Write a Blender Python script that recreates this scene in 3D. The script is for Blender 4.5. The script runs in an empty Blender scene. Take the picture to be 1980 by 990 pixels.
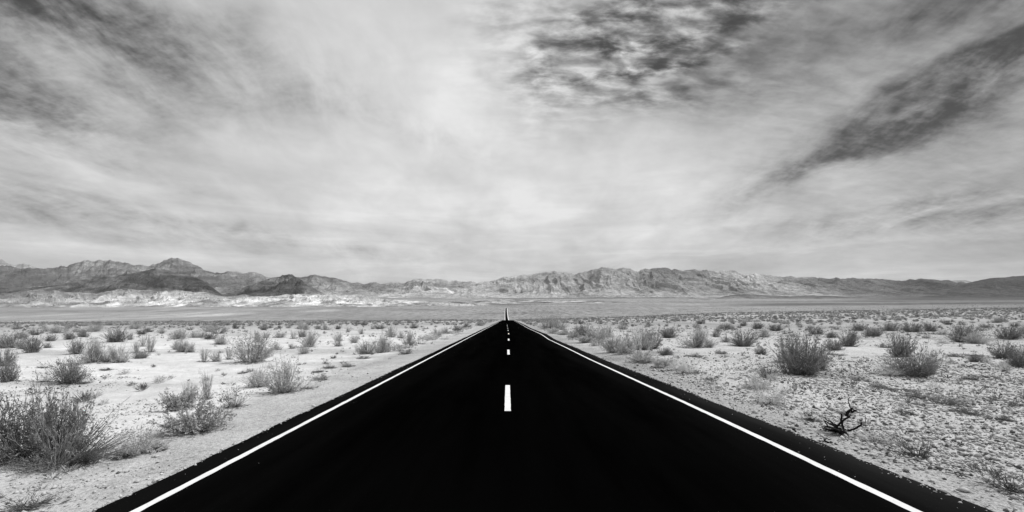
import bpy, math, random
import numpy as np
from mathutils import Vector

# ------------------------------------------------------------------ camera, sky, sun
F, VX, VY, CAMH, SLOPE = 830.0, 981.0, 600.0, 1.77, 14.0 / 830.0   # focal (px of the 1980 wide photo)
sc = bpy.context.scene
col = sc.collection
cam_d = bpy.data.cameras.new('camera')
cam_d.sensor_width = 36.0
cam_d.lens = 36.0 * F / 1980.0
cam_d.shift_x = (990.0 - VX) / 1980.0
cam_d.shift_y = (VY - 495.0) / 1980.0
cam_d.clip_start, cam_d.clip_end = 0.05, 120000.0
cam = bpy.data.objects.new('camera', cam_d)
cam.location = (0, 0, 0)
cam.rotation_euler = (math.radians(90), 0, 0)
col.objects.link(cam)
sc.camera = cam

SUN_EL = math.radians(50)
SUN_AZ = math.atan2(0.86, 0.25)          # clockwise from +Y (road direction): high on the right, a little ahead
HAZE = 0.9e-5
SUN_STRENGTH, SKY_STRENGTH = 4.3, 0.1
sun_d = bpy.data.lights.new('sun', 'SUN')
sun_d.energy = SUN_STRENGTH
sun_d.angle = math.radians(0.5)
sun_d.color = (1, 1, 1)                  # black and white photograph: neutral light
sun = bpy.data.objects.new('sun', sun_d)
sdir = Vector((math.sin(SUN_AZ) * math.cos(SUN_EL), math.cos(SUN_AZ) * math.cos(SUN_EL), math.sin(SUN_EL)))
sun.rotation_euler = sdir.to_track_quat('Z', 'Y').to_euler()
sun.location = (40, 10, 50)
col.objects.link(sun)

sc.view_settings.view_transform = 'Standard'
sc.view_settings.look = 'None'
sc.view_settings.exposure = 0.0
sc.view_settings.gamma = 1.0
sc.view_settings.use_curve_mapping = False
sc.render.engine = 'CYCLES'
sc.cycles.max_bounces = 5
sc.cycles.diffuse_bounces = 3
sc.cycles.use_adaptive_sampling = False


class NT:
    """tiny expression helper for node trees"""
    def __init__(self, tree):
        self.t = tree
        self.t.nodes.clear()

    def n(self, typ, **kw):
        nd = self.t.nodes.new(typ)
        for k, v in kw.items():
            setattr(nd, k, v)
        return nd

    def put(self, sock, v):
        if isinstance(v, bpy.types.NodeSocket):
            self.t.links.new(v, sock)
        else:
            sock.default_value = v

    def m(self, op, a, b=None, c=None, clamp=False):
        nd = self.n('ShaderNodeMath', operation=op, use_clamp=clamp)
        self.put(nd.inputs[0], a)
        if b is not None: self.put(nd.inputs[1], b)
        if c is not None: self.put(nd.inputs[2], c)
        return nd.outputs[0]

    def dot(self, a, vec):
        nd = self.n('ShaderNodeVectorMath', operation='DOT_PRODUCT')
        self.put(nd.inputs[0], a); nd.inputs[1].default_value = vec
        return nd.outputs['Value']

    def vmul(self, a, vec):
        nd = self.n('ShaderNodeVectorMath', operation='MULTIPLY')
        self.put(nd.inputs[0], a); nd.inputs[1].default_value = vec
        return nd.outputs[0]

    def noise(self, vec, scale, detail=6, rough=0.55, dist=0.0, dims='3D', lac=2.0):
        nd = self.n('ShaderNodeTexNoise', noise_dimensions=dims)
        self.put(nd.inputs['Vector'], vec)
        nd.inputs['Scale'].default_value = scale
        nd.inputs['Detail'].default_value = detail
        nd.inputs['Roughness'].default_value = rough
        nd.inputs['Lacunarity'].default_value = lac
        nd.inputs['Distortion'].default_value = dist
        return nd.outputs['Fac']

    def voro(self, vec, scale, feature='F1', rand=1.0):
        nd = self.n('ShaderNodeTexVoronoi', feature=feature)
        self.put(nd.inputs['Vector'], vec)
        nd.inputs['Scale'].default_value = scale
        nd.inputs['Randomness'].default_value = rand
        return nd.outputs['Distance']

    def mapr(self, v, a, b, c, d, smooth=False):
        nd = self.n('ShaderNodeMapRange', clamp=True)
        if smooth: nd.interpolation_type = 'SMOOTHSTEP'
        self.put(nd.inputs[0], v)
        for i, q in enumerate((a, b, c, d)): nd.inputs[1 + i].default_value = q
        return nd.outputs[0]

    def grey(self, v):
        nd = self.n('ShaderNodeCombineColor')
        for i in range(3): self.put(nd.inputs[i], v)
        return nd.outputs[0]


# ---- the sky: Nishita daylight seen through a red filter (dark gaps) under thin streaming cloud
world = bpy.data.worlds.new('World')
sc.world = world
world.use_nodes = True
W = NT(world.node_tree)
sky = W.n('ShaderNodeTexSky', sky_type='NISHITA')
sky.sun_disc = False
sky.sun_elevation = SUN_EL
sky.sun_rotation = SUN_AZ
sky.altitude = 300
sep = W.n('ShaderNodeSeparateColor')
W.t.links.new(sky.outputs[0], sep.inputs[0])
red = sep.outputs[0]
geo = W.n('ShaderNodeTexCoord')
D = geo.outputs['Generated']
sx = W.n('ShaderNodeSeparateXYZ'); W.t.links.new(D, sx.inputs[0])
zz = W.m('ADD', W.m('MAXIMUM', sx.outputs[2], 0.0), 0.30)
cx = W.m('DIVIDE', sx.outputs[0], zz)
cy = W.m('DIVIDE', sx.outputs[1], zz)
cmb = W.n('ShaderNodeCombineXYZ'); W.put(cmb.inputs[0], cx); W.put(cmb.inputs[1], cy)
P = cmb.outputs[0]
streak = W.noise(W.vmul(P, (2.0, 1.5, 1)), 1.0, 8, 0.5, 0.4)
wisp = W.noise(W.vmul(P, (6.5, 4.6, 1)), 1.0, 9, 0.6, 0.4)
puff = W.noise(W.vmul(P, (11.0, 24.0, 1)), 1.0, 7, 0.55, 0.2)
fine = W.noise(W.vmul(P, (28.0, 46.0, 1)), 1.0, 6, 0.6, 0.2)
low = W.noise(W.vmul(D, (2.0, 2.0, 16.0)), 1.6, 8, 0.55, 0.6)      # flat layers near the horizon


wn = W.n('ShaderNodeTexNoise'); W.t.links.new(W.vmul(D, (3.0, 3.0, 6.0)), wn.inputs['Vector'])
wn.inputs['Scale'].default_value = 1.3; wn.inputs['Detail'].default_value = 6
wv = W.n('ShaderNodeVectorMath', operation='MULTIPLY_ADD')
W.t.links.new(wn.outputs['Color'], wv.inputs[0]); wv.inputs[1].default_value = (0.20, 0.10, 0.12)
ws = W.n('ShaderNodeVectorMath', operation='SUBTRACT'); W.t.links.new(D, ws.inputs[0]); ws.inputs[1].default_value = (0.10, 0.05, 0.06)
W.t.links.new(ws.outputs[0], wv.inputs[2])
DW = wv.outputs[0]


def patch(px, row, sxp, syp, ang, amp):
    """a soft region of the sky around one direction (in world directions)"""
    c = Vector((px - VX, F, VY - row)).normalized()
    a = math.radians(ang)
    ex = Vector((math.cos(a), 0, math.sin(a)))            # ang counter-clockwise as seen
    ex = (ex - c * ex.dot(c)).normalized()
    ey = c.cross(ex).normalized()
    k = c.y / F
    u = W.m('MULTIPLY', W.dot(DW, ex), 1.0 / (sxp * k))
    v = W.m('MULTIPLY', W.dot(DW, ey), 1.0 / (syp * k))
    r2 = W.m('ADD', W.m('MULTIPLY', u, u), W.m('MULTIPLY', v, v))
    w = W.m('GREATER_THAN', W.dot(DW, c), 0.0)
    g = W.m('POWER', 2.718, W.m('MULTIPLY', r2, -0.7))
    return W.m('MULTIPLY', W.m('MULTIPLY', g, w), amp)


def total(lst):
    s = None
    for p in lst:
        g = patch(*p)
        s = g if s is None else W.m('ADD', s, g)
    return s


dark = total([
    (130, 25, 190, 60, -14, 0.27), (0, 205, 110, 40, -16, 0.20), (-20, 120, 220, 90, -12, 0.19),
    (260, 95, 200, 50, -22, 0.10), (400, 40, 240, 50, -16, 0.06), (640, 170, 180, 24, -22, 0.04),
    (1870, 140, 230, 44, 29, 0.20), (1990, 80, 120, 50, 28, 0.15), (1700, 240, 210, 36, 27, 0.11),
    (1940, 190, 140, 30, 24, 0.07), (1610, 300, 130, 30, 26, 0.10), (1930, 385, 190, 34, 10, 0.13),
    (1760, 420, 140, 22, 8, 0.06), (1830, 10, 190, 36, 14, 0.14),
    (90, 305, 220, 22, -10, 0.07), (60, 385, 260, 30, -8, 0.09), (180, 445, 260, 20, -8, 0.07), (560, 460, 240, 17, -7, 0.06),
    (700, 230, 190, 20, -18, 0.05), (1580, 440, 100, 12, 3, 0.05),
])
broad = total([(1620, 60, 330, 150, 15, 0.12), (1850, 230, 320, 150, 15, 0.08), (1900, 420, 320, 110, 5, 0.06), (20, 90, 330, 170, -10, 0.05), (1450, 170, 180, 90, 8, 0.06)])
lumpy = total([
    (1240, 70, 220, 85, 4, 0.18), (1150, 70, 80, 20, -4, 0.15), (1235, 84, 90, 12, 4, 0.18), (1390, 52, 90, 12, 14, 0.22), (1360, 12, 170, 18, 8, 0.18), (1190, 138, 120, 14, 6, 0.22), (1310, 118, 90, 13, 14, 0.18),
    (1180, 185, 110, 20, 0, 0.13), (1220, 22, 60, 16, 0, 0.12), (1060, 120, 24, 50, 0, 0.13), (950, 12, 60, 26, 0, 0.09), (1040, 215, 70, 50, 0, 0.04), (1330, 190, 170, 26, 8, 0.06),
])
bright = total([(900, 230, 380, 150, 0, 0.085), (700, 90, 260, 80, -14, 0.05), (1130, 345, 240, 50, 0, 0.03),
                (900, 440, 520, 60, 0, 0.045), (90, 478, 240, 12, -4, 0.05), (60, 245, 140, 12, -6, 0.05), (1300, 380, 260, 50, 0, 0.04)])
strand = W.noise(W.vmul(P, (17.0, 8.0, 1)), 1.0, 8, 0.6, 0.3)
dmod = W.m('MULTIPLY', W.mapr(wisp, 0.32, 0.68, 1.6, 0.3), W.mapr(strand, 0.34, 0.66, 1.25, 0.72))
pmod = W.mapr(puff, 0.34, 0.64, 1.6, -0.1)
rip = W.m('MULTIPLY', W.m('SUBTRACT', W.noise(W.vmul(P, (13.0, 28.0, 1)), 1.0, 6, 0.6, 0.3), 0.5), 1.6)
hz = W.mapr(sx.outputs[2], 0.0, 0.35, 1.0, 0.0)
B = W.m('ADD', 0.765, W.m('MULTIPLY', W.m('SUBTRACT', streak, 0.5), 0.33))
B = W.m('ADD', B, W.m('MULTIPLY', W.m('SUBTRACT', wisp, 0.5), 0.15))
B = W.m('ADD', B, W.m('MULTIPLY', W.m('MULTIPLY', W.m('SUBTRACT', low, 0.5), 0.55), hz))
B = W.m('ADD', B, bright)
B = W.m('SUBTRACT', B, W.m('MULTIPLY', broad, W.m('ADD', 1.0, rip)))
B = W.m('SUBTRACT', B, W.m('MULTIPLY', dark, W.m('MULTIPLY', dmod, W.mapr(fine, 0.3, 0.7, 1.25, 0.75))))
B = W.m('SUBTRACT', B, W.m('MULTIPLY', lumpy, W.m('ADD', pmod, W.m('MULTIPLY', W.m('SUBTRACT', fine, 0.5), 1.0))))
B = W.m('SMOOTH_MAX', B, 0.22, 0.16)
B = W.m('MINIMUM', B, 0.90)
lin = W.m('POWER', B, 2.25)
cover = W.mapr(lin, 0.02, 0.80, 0.0, 1.0)
cloudc = 0.84 / SKY_STRENGTH
mixn = W.n('ShaderNodeMix', data_type='RGBA')
W.put(mixn.inputs[0], cover)
W.put(mixn.inputs[6], W.grey(W.m('MINIMUM', W.m('MULTIPLY', red, 0.25), 0.35)))
mixn.inputs[7].default_value = (cloudc, cloudc, cloudc, 1)
bg = W.n('ShaderNodeBackground')
W.t.links.new(mixn.outputs[2], bg.inputs[0])
bg.inputs[1].default_value = SKY_STRENGTH
wo = W.n('ShaderNodeOutputWorld')
W.t.links.new(bg.outputs[0], wo.inputs[0])

# ------------------------------------------------------------------ helpers
rng = np.random.default_rng(7)
random.seed(7)


def _hash(ix, iy, seed):
    h = (ix.astype(np.int64) * 374761393 + iy.astype(np.int64) * 668265263 + seed * 974711) & 0xFFFFFFFF
    h = ((h ^ (h >> 13)) * 1274126177) & 0xFFFFFFFF
    h = (h ^ (h >> 16)) & 0xFFFFFFFF
    return h.astype(np.float64) / 4294967295.0


def vn(x, y, seed=0):
    x = np.asarray(x, float); y = np.asarray(y, float)
    ix = np.floor(x); iy = np.floor(y)
    fx = x - ix; fy = y - iy
    fx = fx * fx * fx * (fx * (fx * 6 - 15) + 10); fy = fy * fy * fy * (fy * (fy * 6 - 15) + 10)
    a = _hash(ix, iy, seed); b = _hash(ix + 1, iy, seed); c = _hash(ix, iy + 1, seed); d = _hash(ix + 1, iy + 1, seed)
    return (a * (1 - fx) + b * fx) * (1 - fy) + (c * (1 - fx) + d * fx) * fy - 0.5


def fbm(x, y, octs=5, seed=0, gain=0.5):
    s = 0; a = 1.0; f = 1.0; n = 0
    for o in range(octs):
        s = s + a * vn(x * f + 17.3 * o, y * f - 9.1 * o, seed + o); n += a
        a *= gain; f *= 2.03
    return s / n * 2


def ridged(x, y, octs=6, seed=0, gain=0.55):
    s = 0; a = 1.0; f = 1.0; n = 0; w = 1.0
    for o in range(octs):
        r = 1 - np.abs(vn(x * f + 31.7 * o, y * f + 5.3 * o, seed + o) * 2.6)
        r = np.clip(r, 0, 1) ** 1.6
        s = s + a * r * w; n += a
        w = np.clip(r * 1.6, 0.25, 1)
        a *= gain; f *= 2.07
    return s / n


def sstep(a, b, x):
    t = np.clip((np.asarray(x, float) - a) / (b - a), 0, 1)
    return t * t * (3 - 2 * t)


def mesh_np(name, V, Fc, mat=None, smooth=False, attrs=None):
    """V (n,3), Fc (m,k) same-size faces"""
    me = bpy.data.meshes.new(name)
    V = np.ascontiguousarray(V, dtype=np.float32); Fc = np.ascontiguousarray(Fc, dtype=np.int32)
    n, (m, k) = len(V), Fc.shape
    me.vertices.add(n); me.vertices.foreach_set('co', V.ravel())
    me.loops.add(m * k); me.loops.foreach_set('vertex_index', Fc.ravel())
    me.polygons.add(m)
    me.polygons.foreach_set('loop_start', np.arange(0, m * k, k, dtype=np.int32))
    me.polygons.foreach_set('loop_total', np.full(m, k, dtype=np.int32))
    if smooth: me.polygons.foreach_set('use_smooth', np.ones(m, dtype=bool))
    me.update(calc_edges=True)
    if attrs:
        for an, av in attrs.items():
            at = me.attributes.new(an, 'FLOAT', 'POINT')
            at.data.foreach_set('value', np.ascontiguousarray(av, dtype=np.float32))
    if mat: me.materials.append(mat)
    return me


def link(name, me, parent=None, loc=None):
    o = bpy.data.objects.new(name, me)
    col.objects.link(o)
    if parent is not None: o.parent = parent
    if loc is not None: o.location = loc
    return o


def tag(o, label=None, cat=None, group=None, kind=None):
    if label: o['label'] = label
    if cat: o['category'] = cat
    if group: o['group'] = group
    if kind: o['kind'] = kind
    return o


def grid_faces(nr, nc):
    i = np.arange(nr - 1)[:, None] * nc + np.arange(nc - 1)[None, :]
    i = i.ravel()
    return np.stack([i, i + 1, i + nc + 1, i + nc], 1)


# ------------------------------------------------------------------ materials (all grey: a black and white photograph)
def mat_simple(name, v, rough=0.9, spec=0.1, var=0.0, scale=8.0, obj_var=0.0, transl=0.0):
    m = bpy.data.materials.new(name); m.use_nodes = True
    N = NT(m.node_tree)
    out = N.n('ShaderNodeOutputMaterial'); b = N.n('ShaderNodeBsdfPrincipled')
    b.inputs['Roughness'].default_value = rough
    b.inputs['Specular IOR Level'].default_value = spec
    g = N.n('ShaderNodeNewGeometry')
    val = v
    if var > 0:
        nz = N.noise(g.outputs['Position'], scale, 5, 0.6)
        val = N.m('MULTIPLY', N.mapr(nz, 0.3, 0.7, 1 - var, 1 + var), v)
    if obj_var > 0:
        oi = N.n('ShaderNodeObjectInfo')
        val = N.m('MULTIPLY', val, N.mapr(oi.outputs['Random'], 0, 1, 1 - obj_var, 1 + obj_var))
    N.put(b.inputs['Base Color'], N.grey(val))
    if transl > 0:
        tr = N.n('ShaderNodeBsdfTranslucent'); N.put(tr.inputs[0], N.grey(val))
        mx = N.n('ShaderNodeMixShader'); mx.inputs[0].default_value = transl
        N.t.links.new(b.outputs[0], mx.inputs[1]); N.t.links.new(tr.outputs[0], mx.inputs[2])
        N.t.links.new(mx.outputs[0], out.inputs[0])
    else:
        N.t.links.new(b.outputs[0], out.inputs[0])
    return m


M_twig = mat_simple('twig_bark', 0.24, var=0.6, scale=3.0, obj_var=0.2)
M_leaf = mat_simple('dry_foliage', 0.44, var=0.45, scale=4.0, obj_var=0.2, transl=0.2)
M_leafd = mat_simple('dark_foliage', 0.22, var=0.5, scale=4.0, obj_var=0.2, transl=0.08)
M_pale = mat_simple('pale_foliage', 0.55, var=0.25, scale=4.0, obj_var=0.12, transl=0.25)
M_dry = mat_simple('bleached_grass', 0.62, var=0.2, scale=5.0)
M_dead = mat_simple('charred_wood', 0.012, var=0.4, scale=12.0)
M_twig_shade = mat_simple('twigs_and_shade', 0.10, var=0.6, scale=6.0)  # dead bush twigs, and the slivers added as contact shade under plants
M_stone = mat_simple('gravel_stone', 0.42, var=0.45, scale=6.0)


M_stoned = mat_simple('dark_stone', 0.10, var=0.5, scale=6.0)


def mat_ground():
    m = bpy.data.materials.new('desert_ground'); m.use_nodes = True
    N = NT(m.node_tree)
    out = N.n('ShaderNodeOutputMaterial'); b = N.n('ShaderNodeBsdfPrincipled')
    b.inputs['Roughness'].default_value = 1.0; b.inputs['Specular IOR Level'].default_value = 0.05
    g = N.n('ShaderNodeNewGeometry'); pos = g.outputs['Position']
    at = N.n('ShaderNodeAttribute', attribute_name='tone'); tone = at.outputs['Fac']
    gr = N.n('ShaderNodeAttribute', attribute_name='grit'); grit = gr.outputs['Fac']
    fr = N.n('ShaderNodeAttribute', attribute_name='farveg'); fv = fr.outputs['Fac']
    n1 = N.noise(pos, 1.7, 8, 0.65, 0.3)
    n2 = N.noise(pos, 14.0, 5, 0.6)
    n3 = N.noise(pos, 45.0, 3, 0.6)
    n4 = N.noise(N.vmul(pos, (0.35, 0.35, 1.0)), 1.0, 7, 0.6, 0.4)
    t = N.m('MULTIPLY', tone, N.mapr(n1, 0.3, 0.7, 0.86, 1.1))
    t = N.m('MULTIPLY', t, N.mapr(n4, 0.35, 0.65, 0.9, 1.07))
    sp = N.mapr(n2, 0.36, 0.5, 0.45, 1.0)
    sp3 = N.mapr(n3, 0.35, 0.55, 0.55, 1.05)
    spk = N.m('MULTIPLY', sp, sp3)
    t = N.m('MULTIPLY', t, N.m('ADD', N.m('MULTIPLY', spk, grit), N.m('SUBTRACT', 1.0, grit)))
    # far plain: scattered scrub reads as dark specks
    v1 = N.noise(N.vmul(pos, (0.035, 0.006, 0)), 1.0, 6, 0.8)
    v2 = N.mapr(v1, 0.40, 0.56, 0.5, 1.15)
    t = N.m('MULTIPLY', t, N.m('ADD', N.m('MULTIPLY', v2, fv), N.m('SUBTRACT', 1.0, fv)))
    N.put(b.inputs['Base Color'], N.grey(t))
    hgt = N.m('ADD', N.m('MULTIPLY', n1, 0.3), N.m('MULTIPLY', n2, N.m('ADD', 0.10, N.m('MULTIPLY', grit, 0.35))))
    hgt = N.m('ADD', hgt, N.m('MULTIPLY', n3, N.m('ADD', 0.03, N.m('MULTIPLY', grit, 0.16))))
    bp = N.n('ShaderNodeBump'); bp.inputs['Strength'].default_value = 0.9; bp.inputs['Distance'].default_value = 0.13
    N.put(bp.inputs['Height'], hgt)
    N.t.links.new(bp.outputs[0], b.inputs['Normal'])
    N.t.links.new(b.outputs[0], out.inputs[0])
    return m


def mat_rock(name, bump=20.0, s=0.004, streak=0.3):
    m = bpy.data.materials.new(name); m.use_nodes = True
    N = NT(m.node_tree)
    out = N.n('ShaderNodeOutputMaterial'); b = N.n('ShaderNodeBsdfPrincipled')
    b.inputs['Roughness'].default_value = 1.0; b.inputs['Specular IOR Level'].default_value = 0.0
    g = N.n('ShaderNodeNewGeometry'); pos = g.outputs['Position']
    at = N.n('ShaderNodeAttribute', attribute_name='tone'); tone = at.outputs['Fac']
    n1 = N.noise(pos, s, 9, 0.65, 0.6)
    n2 = N.noise(N.vmul(pos, (1, 1, 4)), s * 3.0, 7, 0.65, 0.9)
    t = N.m('MULTIPLY', tone, N.mapr(n1, 0.32, 0.68, 1 - streak, 1 + streak))
    t = N.m('MULTIPLY', t, N.mapr(n2, 0.35, 0.65, 1 - streak, 1 + streak))
    N.put(b.inputs['Base Color'], N.grey(N.m('MINIMUM', t, 0.75)))
    bp = N.n('ShaderNodeBump'); bp.inputs['Strength'].default_value = 1.0; bp.inputs['Distance'].default_value = bump
    N.put(bp.inputs['Height'], N.m('ADD', N.m('MULTIPLY', n1, 2.0), n2))
    N.t.links.new(bp.outputs[0], b.inputs['Normal'])
    N.t.links.new(b.outputs[0], out.inputs[0])
    return m


def mat_asphalt():
    m = bpy.data.materials.new('fresh_asphalt'); m.use_nodes = True
    N = NT(m.node_tree)
    out = N.n('ShaderNodeOutputMaterial'); b = N.n('ShaderNodeBsdfDiffuse')
    g = N.n('ShaderNodeNewGeometry'); pos = g.outputs['Position']
    at = N.n('ShaderNodeAttribute', attribute_name='tone'); tone = at.outputs['Fac']
    n1 = N.noise(N.vmul(pos, (1.0, 0.12, 1)), 1.2, 5, 0.6)
    n2 = N.noise(pos, 60.0, 3, 0.7)
    t = N.m('MULTIPLY', tone, N.mapr(n1, 0.35, 0.65, 0.6, 1.5))
    t = N.m('ADD', t, N.m('MULTIPLY', N.mapr(n2, 0.66, 0.76, 0.0, 1.0), N.m('MULTIPLY', tone, 3.0)))
    N.put(b.inputs['Color'], N.grey(t))
    bp = N.n('ShaderNodeBump'); bp.inputs['Strength'].default_value = 0.5; bp.inputs['Distance'].default_value = 0.01
    N.put(bp.inputs['Height'], n2); N.t.links.new(bp.outputs[0], b.inputs['Normal'])
    N.t.links.new(b.outputs[0], out.inputs[0])
    return m


def mat_paint():
    m = bpy.data.materials.new('white_road_paint'); m.use_nodes = True
    N = NT(m.node_tree)
    out = N.n('ShaderNodeOutputMaterial'); b = N.n('ShaderNodeBsdfPrincipled')
    g = N.n('ShaderNodeNewGeometry'); pos = g.outputs['Position']
    n1 = N.noise(pos, 40.0, 5, 0.7)
    n2 = N.noise(pos, 3.0, 5, 0.6)
    t = N.m('MULTIPLY', N.mapr(n1, 0.29, 0.40, 0.2, 0.68), N.mapr(n2, 0.3, 0.7, 0.85, 1.04))
    N.put(b.inputs['Base Color'], N.grey(t))
    b.inputs['Roughness'].default_value = 0.8; b.inputs['Specular IOR Level'].default_value = 0.2
    N.t.links.new(b.outputs[0], out.inputs[0])
    return m


M_ground = mat_ground(); M_rock = mat_rock('mountain_rock', 28.0, 0.0035, 0.34); M_bad = mat_rock('badland_clay', 7.0, 0.010, 0.22)
M_asph = mat_asphalt(); M_paint = mat_paint()

# ------------------------------------------------------------------ terrain height
_tab = [(60, 638.5), (100, 628.7), (150, 623.8), (184, 621.9), (240, 619.9), (300, 619.0), (380, 619.6), (500, 621.6), (750, 623.6),
        (1000, 622.6), (1600, 616.5), (2400, 606.0), (3300, 596.0), (5000, 589.0), (8000, 580.0), (12000, 575.0), (20000, 572.0), (60000, 571.0)]
_lx = np.linspace(math.log(60), math.log(60000), 900)
_ly = np.interp(_lx, [math.log(a) for a, _ in _tab], [r for _, r in _tab])
_k = np.hanning(31); _k /= _k.sum()
_lys = np.convolve(np.pad(_ly, 15, mode='reflect', reflect_type='odd'), _k, mode='valid')


def rowY(Y):
    return np.interp(np.log(np.maximum(Y, 60)), _lx, _lys)


def ground_base(X, Y):
    X = np.asarray(X, float); Y = np.asarray(Y, float)
    near = -CAMH - SLOPE * Y
    Yp = np.maximum(Y, 30.0)
    u = np.clip(F * X / Yp, -1500, 1500)
    k = np.where(u < 0, 0.005 * u, 0.0165 * u)
    T = sstep(math.log(50), math.log(260), np.log(Yp)) * (1 - 0.8 * sstep(math.log(1500), math.log(6000), np.log(Yp)))
    ly = np.log(Yp)
    T2 = 10.0 * sstep(50, 450, u) * sstep(math.log(190), math.log(620), ly) * (1 - sstep(math.log(1300), math.log(4200), ly))
    far = -(rowY(Yp) - k * T - T2 - VY) / F * Yp
    s = sstep(60, 90, Y)
    return near * (1 - s) + far * s


_dx = [-5, 6, 8.7, 12, 19, 27, 34, 38, 43, 47, 60, 73, 95, 130]
_dz = [0, 0, -.015, -.05, -.12, -.14, -.18, -.2, -.12, -.07, -.12, -.15, -.08, 0]


def road_center(Y):
    return 0.02 + -9.0 * sstep(500, 3300, Y) - 0.012 * np.maximum(np.asarray(Y, float) - 3300, 0) ** 2


def road_z(X, Y):
    dip = np.interp(Y, _dx, _dz) * np.clip(np.asarray(X) / 3.76, 0, 1.15)
    dip = dip * (1 - sstep(6.0, 14.0, X))
    return ground_base(np.zeros_like(np.asarray(X, float)) + np.asarray(X) * 0.15, Y) + dip + 0.03 + 0.5 * np.maximum(np.asarray(Y, float) - 400, 0) / 1000.0


def ground_z(X, Y):
    X = np.asarray(X, float); Y = np.asarray(Y, float)
    d = np.abs(X - road_center(Y)) - 3.9
    fld = ground_base(X, Y) - 0.12
    w = sstep(0.8, 4.5, d)
    rough = sstep(0.6, 3.0, d)
    R = np.sqrt(X * X + Y * Y)
    bumps = 0.16 * fbm(X / 5.5, Y / 5.5, 4, 3) + 0.05 * fbm(X / 1.1, Y / 1.1, 4, 9) + 0.02 * fbm(X / 0.3, Y / 0.3, 3, 19)
    bumps = bumps * np.clip(1.6 - R / 400.0, 0.3, 1)
    bumps = bumps + sstep(60, 200, R) * 0.45 * fbm(X / 35, Y / 35, 3, 23) * sstep(8, 40, np.abs(X)) + sstep(800, 3000, R) * 5 * fbm(X / 500, Y / 500, 5, 29) * sstep(20, 200, np.abs(X))
    near_road = ground_base(X, Y) + np.interp(Y, _dx, _dz) * np.clip(X / 3.76, 0, 1.15) * (1 - sstep(6, 14, X)) - 0.025
    near_road = near_road - 0.05 * sstep(0, 1, d) + 0.012 * fbm(X / 0.25, Y / 0.6, 3, 41) * sstep(-0.1, 0.5, d)
    near_road = near_road - 0.6 * (1 - sstep(0, 3, d)) * sstep(300, 1200, Y)
    return near_road * (1 - w) + fld * w + bumps * rough


def at_px(px, row):
    """ground point seen in that direction"""
    Ys = np.exp(np.linspace(math.log(3.0), math.log(330), 1500))
    Xs = (px - VX) / F * Ys
    zs = ground_z(Xs, Ys)
    rr = VY - F * zs / Ys
    i = np.where(rr <= row)[0]
    i = i[0] if len(i) else np.argmin(rr)
    return float(Xs[i]), float(Ys[i]), float(zs[i])


# ---- ground sheet (fine in front, coarse behind)
front = np.radians(np.linspace(-58, 58, 1500))
back = np.radians(np.linspace(58, 302, 170))[1:-1]
ang = np.concatenate([front, back, [front[0] + 2 * math.pi]])
rad = np.concatenate([[0.0, 0.8, 1.4, 2.0], np.exp(np.linspace(math.log(2.4), math.log(300), 420)), np.exp(np.linspace(math.log(305), math.log(60000), 230))])
A, R_ = np.meshgrid(ang, rad)
GX, GY = R_ * np.sin(A), R_ * np.cos(A)
GZ = ground_z(GX, GY)
d_ = np.abs(GX - road_center(GY)) - 3.9
side = sstep(-6, 6, GX)
tone = 0.555 - 0.035 * side
tone = tone + 0.06 * fbm(GX / 9, GY / 9, 5, 51) + 0.05 * fbm(GX / 2.5, GY / 1.6, 5, 57)
# grey drifts of small stones and old wheel-worn verge
dr = np.clip(fbm(GX / 6, GY / 3.5, 5, 61) * 2.2 - 0.25, 0, 1)
tone = tone * (1 - dr * (0.22 + 0.16 * side))
verge = (1 - sstep(0.9, 2.6 + 0.6 * fbm(GX, GY / 8, 3, 63), d_))
tone = tone * (1 - verge * 0.20) + verge * 0.03 * fbm(GX / 0.3, GY / 3, 4, 65)
lefttrk = np.exp(-((d_ - 1.7) / 0.35) ** 2) * (GX < 0) * 0.10
tone = tone * (1 - lefttrk)
mid = sstep(math.log(40), math.log(150), np.log(np.maximum(R_, 1)))
tone = tone * (1 - mid) + 0.32 * (1 + 0.3 * fbm(GX / 12, GY / 40, 4, 67)) * mid
# far plain
fy = np.maximum(GY, 1.0)
far = sstep(math.log(350), math.log(1200), np.log(np.maximum(R_, 1)))
uu = F * GX / fy
ft = 0.27 + 0.07 * fbm(GX / 500, GY / 1500, 6, 71)
sp_ = np.clip(fbm(GX / 420, GY / 1500, 5, 73) * 3.0 - 0.7, 0, 1) * (uu < -150)
ft = ft - 0.06 * np.clip(fbm(GX / 600, GY / 600, 4, 75) * 3, 0, 1) * (uu < 100)
ft = ft + sp_ * 0.18 * (1 - sstep(3000, 4200, fy))
lf = np.log(fy)


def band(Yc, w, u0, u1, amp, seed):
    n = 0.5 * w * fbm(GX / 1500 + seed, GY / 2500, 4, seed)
    return amp * np.exp(-((lf - math.log(Yc) + n) / w) ** 2) * sstep(u0, u0 + 240, uu) * (1 - sstep(u1 - 200, u1, uu))


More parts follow.
